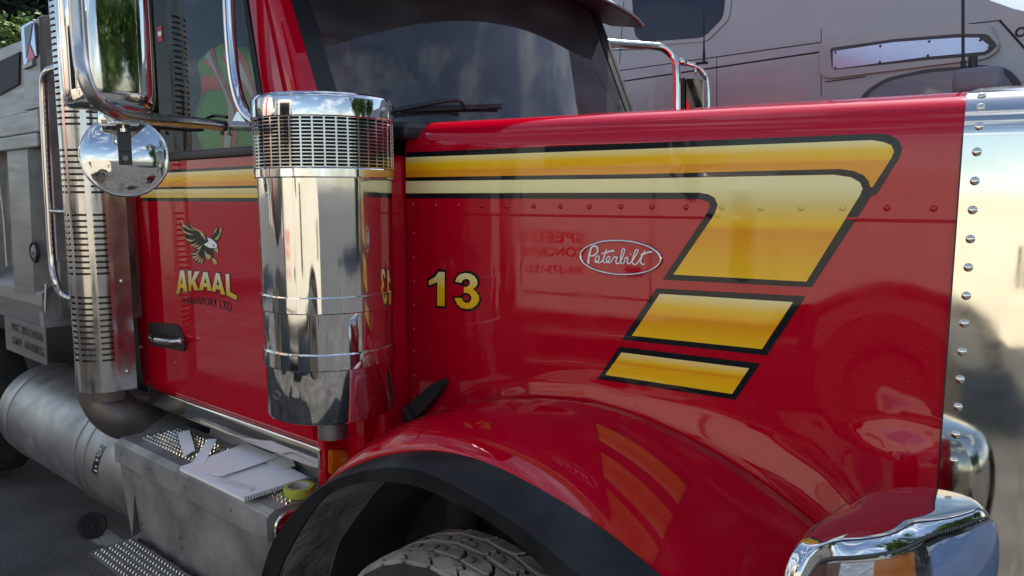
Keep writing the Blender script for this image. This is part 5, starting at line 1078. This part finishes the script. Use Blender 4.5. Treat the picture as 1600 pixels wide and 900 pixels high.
tp = thing('tape_roll', 'roll of green masking tape at the front corner of the step box', 'tape', tuple((-0.2601, -1.0099, 0.745))[:2] + (ZT + .002,))
tcn = Vector((-0.2601, -1.0099, 0.745)); tcn.z = ZT + .003; bm = bmesh.new()
revolve(bm, [(.0405, 0), (.053, 0), (.054, .002), (.054, .030), (.053, .032), (.0405, .032)], tcn, 'Z', 48); bm_link('tape', bm, M['tape'], tp, True, sharp=40)
bm = bmesh.new(); revolve(bm, [(.0385, .0), (.0405, 0), (.0405, .0325), (.0385, .0325), (.0385, 0)], tcn, 'Z', 48); bm_link('cardboard_core', bm, M['core'], tp, True, sharp=40)

# safety vest on the passenger seat
vt = thing('safety_vest', 'lime safety vest with orange and silver bands draped over the cab seat', 'safety vest', (-1.0, -.45, 1.6))
def vy(pts, y): return [Vector((x, y, z)) for x, z in pts]
def vsurf(x, z): return -.66 - .09 * math.cos((x + 1.12) * 3.0) + .02 * math.sin(z * 18 + x * 6) + .012 * math.sin(x * 25)
def vtop(x): return 2.46 - 1.2 * abs(x + 1.12) ** 1.8
bm = bmesh.new(); rings = []
for j in range(19):
    r = []
    for i in range(27):
        x = -1.45 + .70 * i / 26; z = 1.85 + (vtop(x) - 1.85) * min(1, j / 16); r.append(Vector((x, vsurf(x, z) + max(0, j - 16) * .06, z)))
    rings.append(r)
grid(bm, rings); bm_link('vest_fabric', bm, M['vest'], vt, True)
def band(name, path, w_, m, o):
    bm = bmesh.new(); P = resample([Vector((x, 0, z)) for x, z in path], 16); rg = []
    for i, p in enumerate(P):
        t = (P[min(i + 1, 15)] - P[max(i - 1, 0)]).normalized(); n_ = Vector((t.z, 0, -t.x)) * w_; rg.append([Vector((q.x, vsurf(q.x, q.z) - o, q.z)) for q in (p - n_, p, p + n_)])
    grid(bm, rg); return bm_link(name, bm, m, vt, True)
for pth in ([(-1.22, 2.43), (-1.13, 2.33), (-1.06, 2.15), (-1.04, 1.87)], [(-1.04, 2.42), (-.94, 2.3), (-.88, 2.1), (-.90, 1.87)]):
    band('orange_band', pth, .04, M['orange'], .006); band('reflective_band', pth, .019, M['silver'], .010)
band('orange_band', [(-1.40, 2.28), (-1.28, 2.31), (-1.16, 2.30)], .03, M['orange'], .008)

# ================================================================== TREES beyond the dump body
def leafmat(name, c):
    m = mat(name, c, .6, vary=.45, vscale=1.2); b = m.node_tree.nodes['Principled BSDF']; b.inputs['Subsurface Weight'].default_value = 0; return m
M['leafd'] = leafmat('dark_needles', (.018, .032, .014)); M['leafl'] = leafmat('bright_leaves', (.10, .17, .03))
def tree(name, label, base, h, crown_c, rad, m, n, ls, seed):
    random.seed(seed); t = thing(name, label, 'tree', base); B = Vector(base)
    bm = bmesh.new(); tube(bm, [B, B + Vector((.1, .05, h * .4)), B + Vector((0, .1, h * .85))], [.22, .06], 10)
    C_ = Vector(crown_c)
    for k in range(10):
        a = random.uniform(0, 6.28); tube(bm, [B + Vector((0, 0, h * random.uniform(.3, .8))), C_ + Vector((rad[0] * .7 * math.cos(a), rad[1] * .7 * math.sin(a), rad[2] * random.uniform(-.4, .7)))], [.06, .015], 6, True, False)
    bm_link('trunk', bm, M['bark'], t, True)
    cl_ = [Vector((random.gauss(0, .45) * rad[0], random.gauss(0, .45) * rad[1], random.gauss(0, .45) * rad[2])) for _ in range(46)]
    V = []; Fc = []
    for i in range(n):
        c = random.choice(cl_); p = C_ + c + Vector([random.gauss(0, .16) * r for r in rad]); a = Vector((random.uniform(-1, 1), random.uniform(-1, 1), random.uniform(-.4, .4))).normalized() * ls * random.uniform(.6, 1.3); b = a.cross(Vector((random.uniform(-1, 1), random.uniform(-1, 1), random.uniform(-1, 1)))).normalized() * ls * .45
        k = len(V); V += [p - a, p + b, p + a, p - b]; Fc.append((k, k + 1, k + 2, k + 3))
    me = bpy.data.meshes.new('crown'); me.from_pydata(V, [], Fc); link('crown', me, m, t); return t
tree('evergreen_tree', 'tall dark evergreen rising behind the dump body', (-15, 4.5, GZ), 12, (-15, 4.5, 7.0), (2.8, 3.2, 5.5), M['leafd'], 42000, .13, 3)
tree('leafy_tree', 'low bright leafy tree at the left edge beyond the dump body', (-9.2, 0.6, GZ), 3.6, (-9.2, .55, 3.15), (.9, .8, .8), M['leafl'], 14000, .05, 5)
# ================================================================== BEYOND THE CONCRETE TRUCK (mirrored in the chrome only)
wh = thing('warehouse', 'unseen brick warehouse added for reflections and less sky light, beyond the white concrete truck', 'warehouse', (-22, -26, GZ))  # added building: fills the mirrored view and cuts sky light
bm = bmesh.new(); box(bm, (-22, -30, 3.3), (34, 10, 7), bev=.05); wb = bm_link('wall', bm, M['brick'], wh)
bm = bmesh.new(); box(bm, (-22, -30, 6.95), (34.6, 10.6, .3), bev=.05); bm_link('roof', bm, M['greydark'], wh)
for k in range(5):
    bm = bmesh.new(); box(bm, (-34 + k * 6, -24.98, 2), (3.6, .08, 4.2), bev=.03); bm_link('loading_door', bm, M['grey'], wb)
first = tree('roadside_tree', 'nearest leafy tree of the row ahead of the trucks', (16, 4, GZ), 9, (16, 4, 5), (2.6, 2.6, 4), M['leafl'], 12000, .2, 11)
for k, (x, y) in enumerate(((17.5, 8.5), (16, 13))):
    c = first.copy(); col.objects.link(c); c.location = (x, y, GZ); c.rotation_euler = (0, 0, k * 1.3); c['label'] = ('middle leafy tree of the row ahead of the trucks', 'farthest leafy tree of the row ahead of the trucks')[k]
    for ch in [o_ for o_ in bpy.data.objects if o_.parent == first]: d = ch.copy(); col.objects.link(d); d.parent = c; d.matrix_parent_inverse = ch.matrix_parent_inverse.copy()
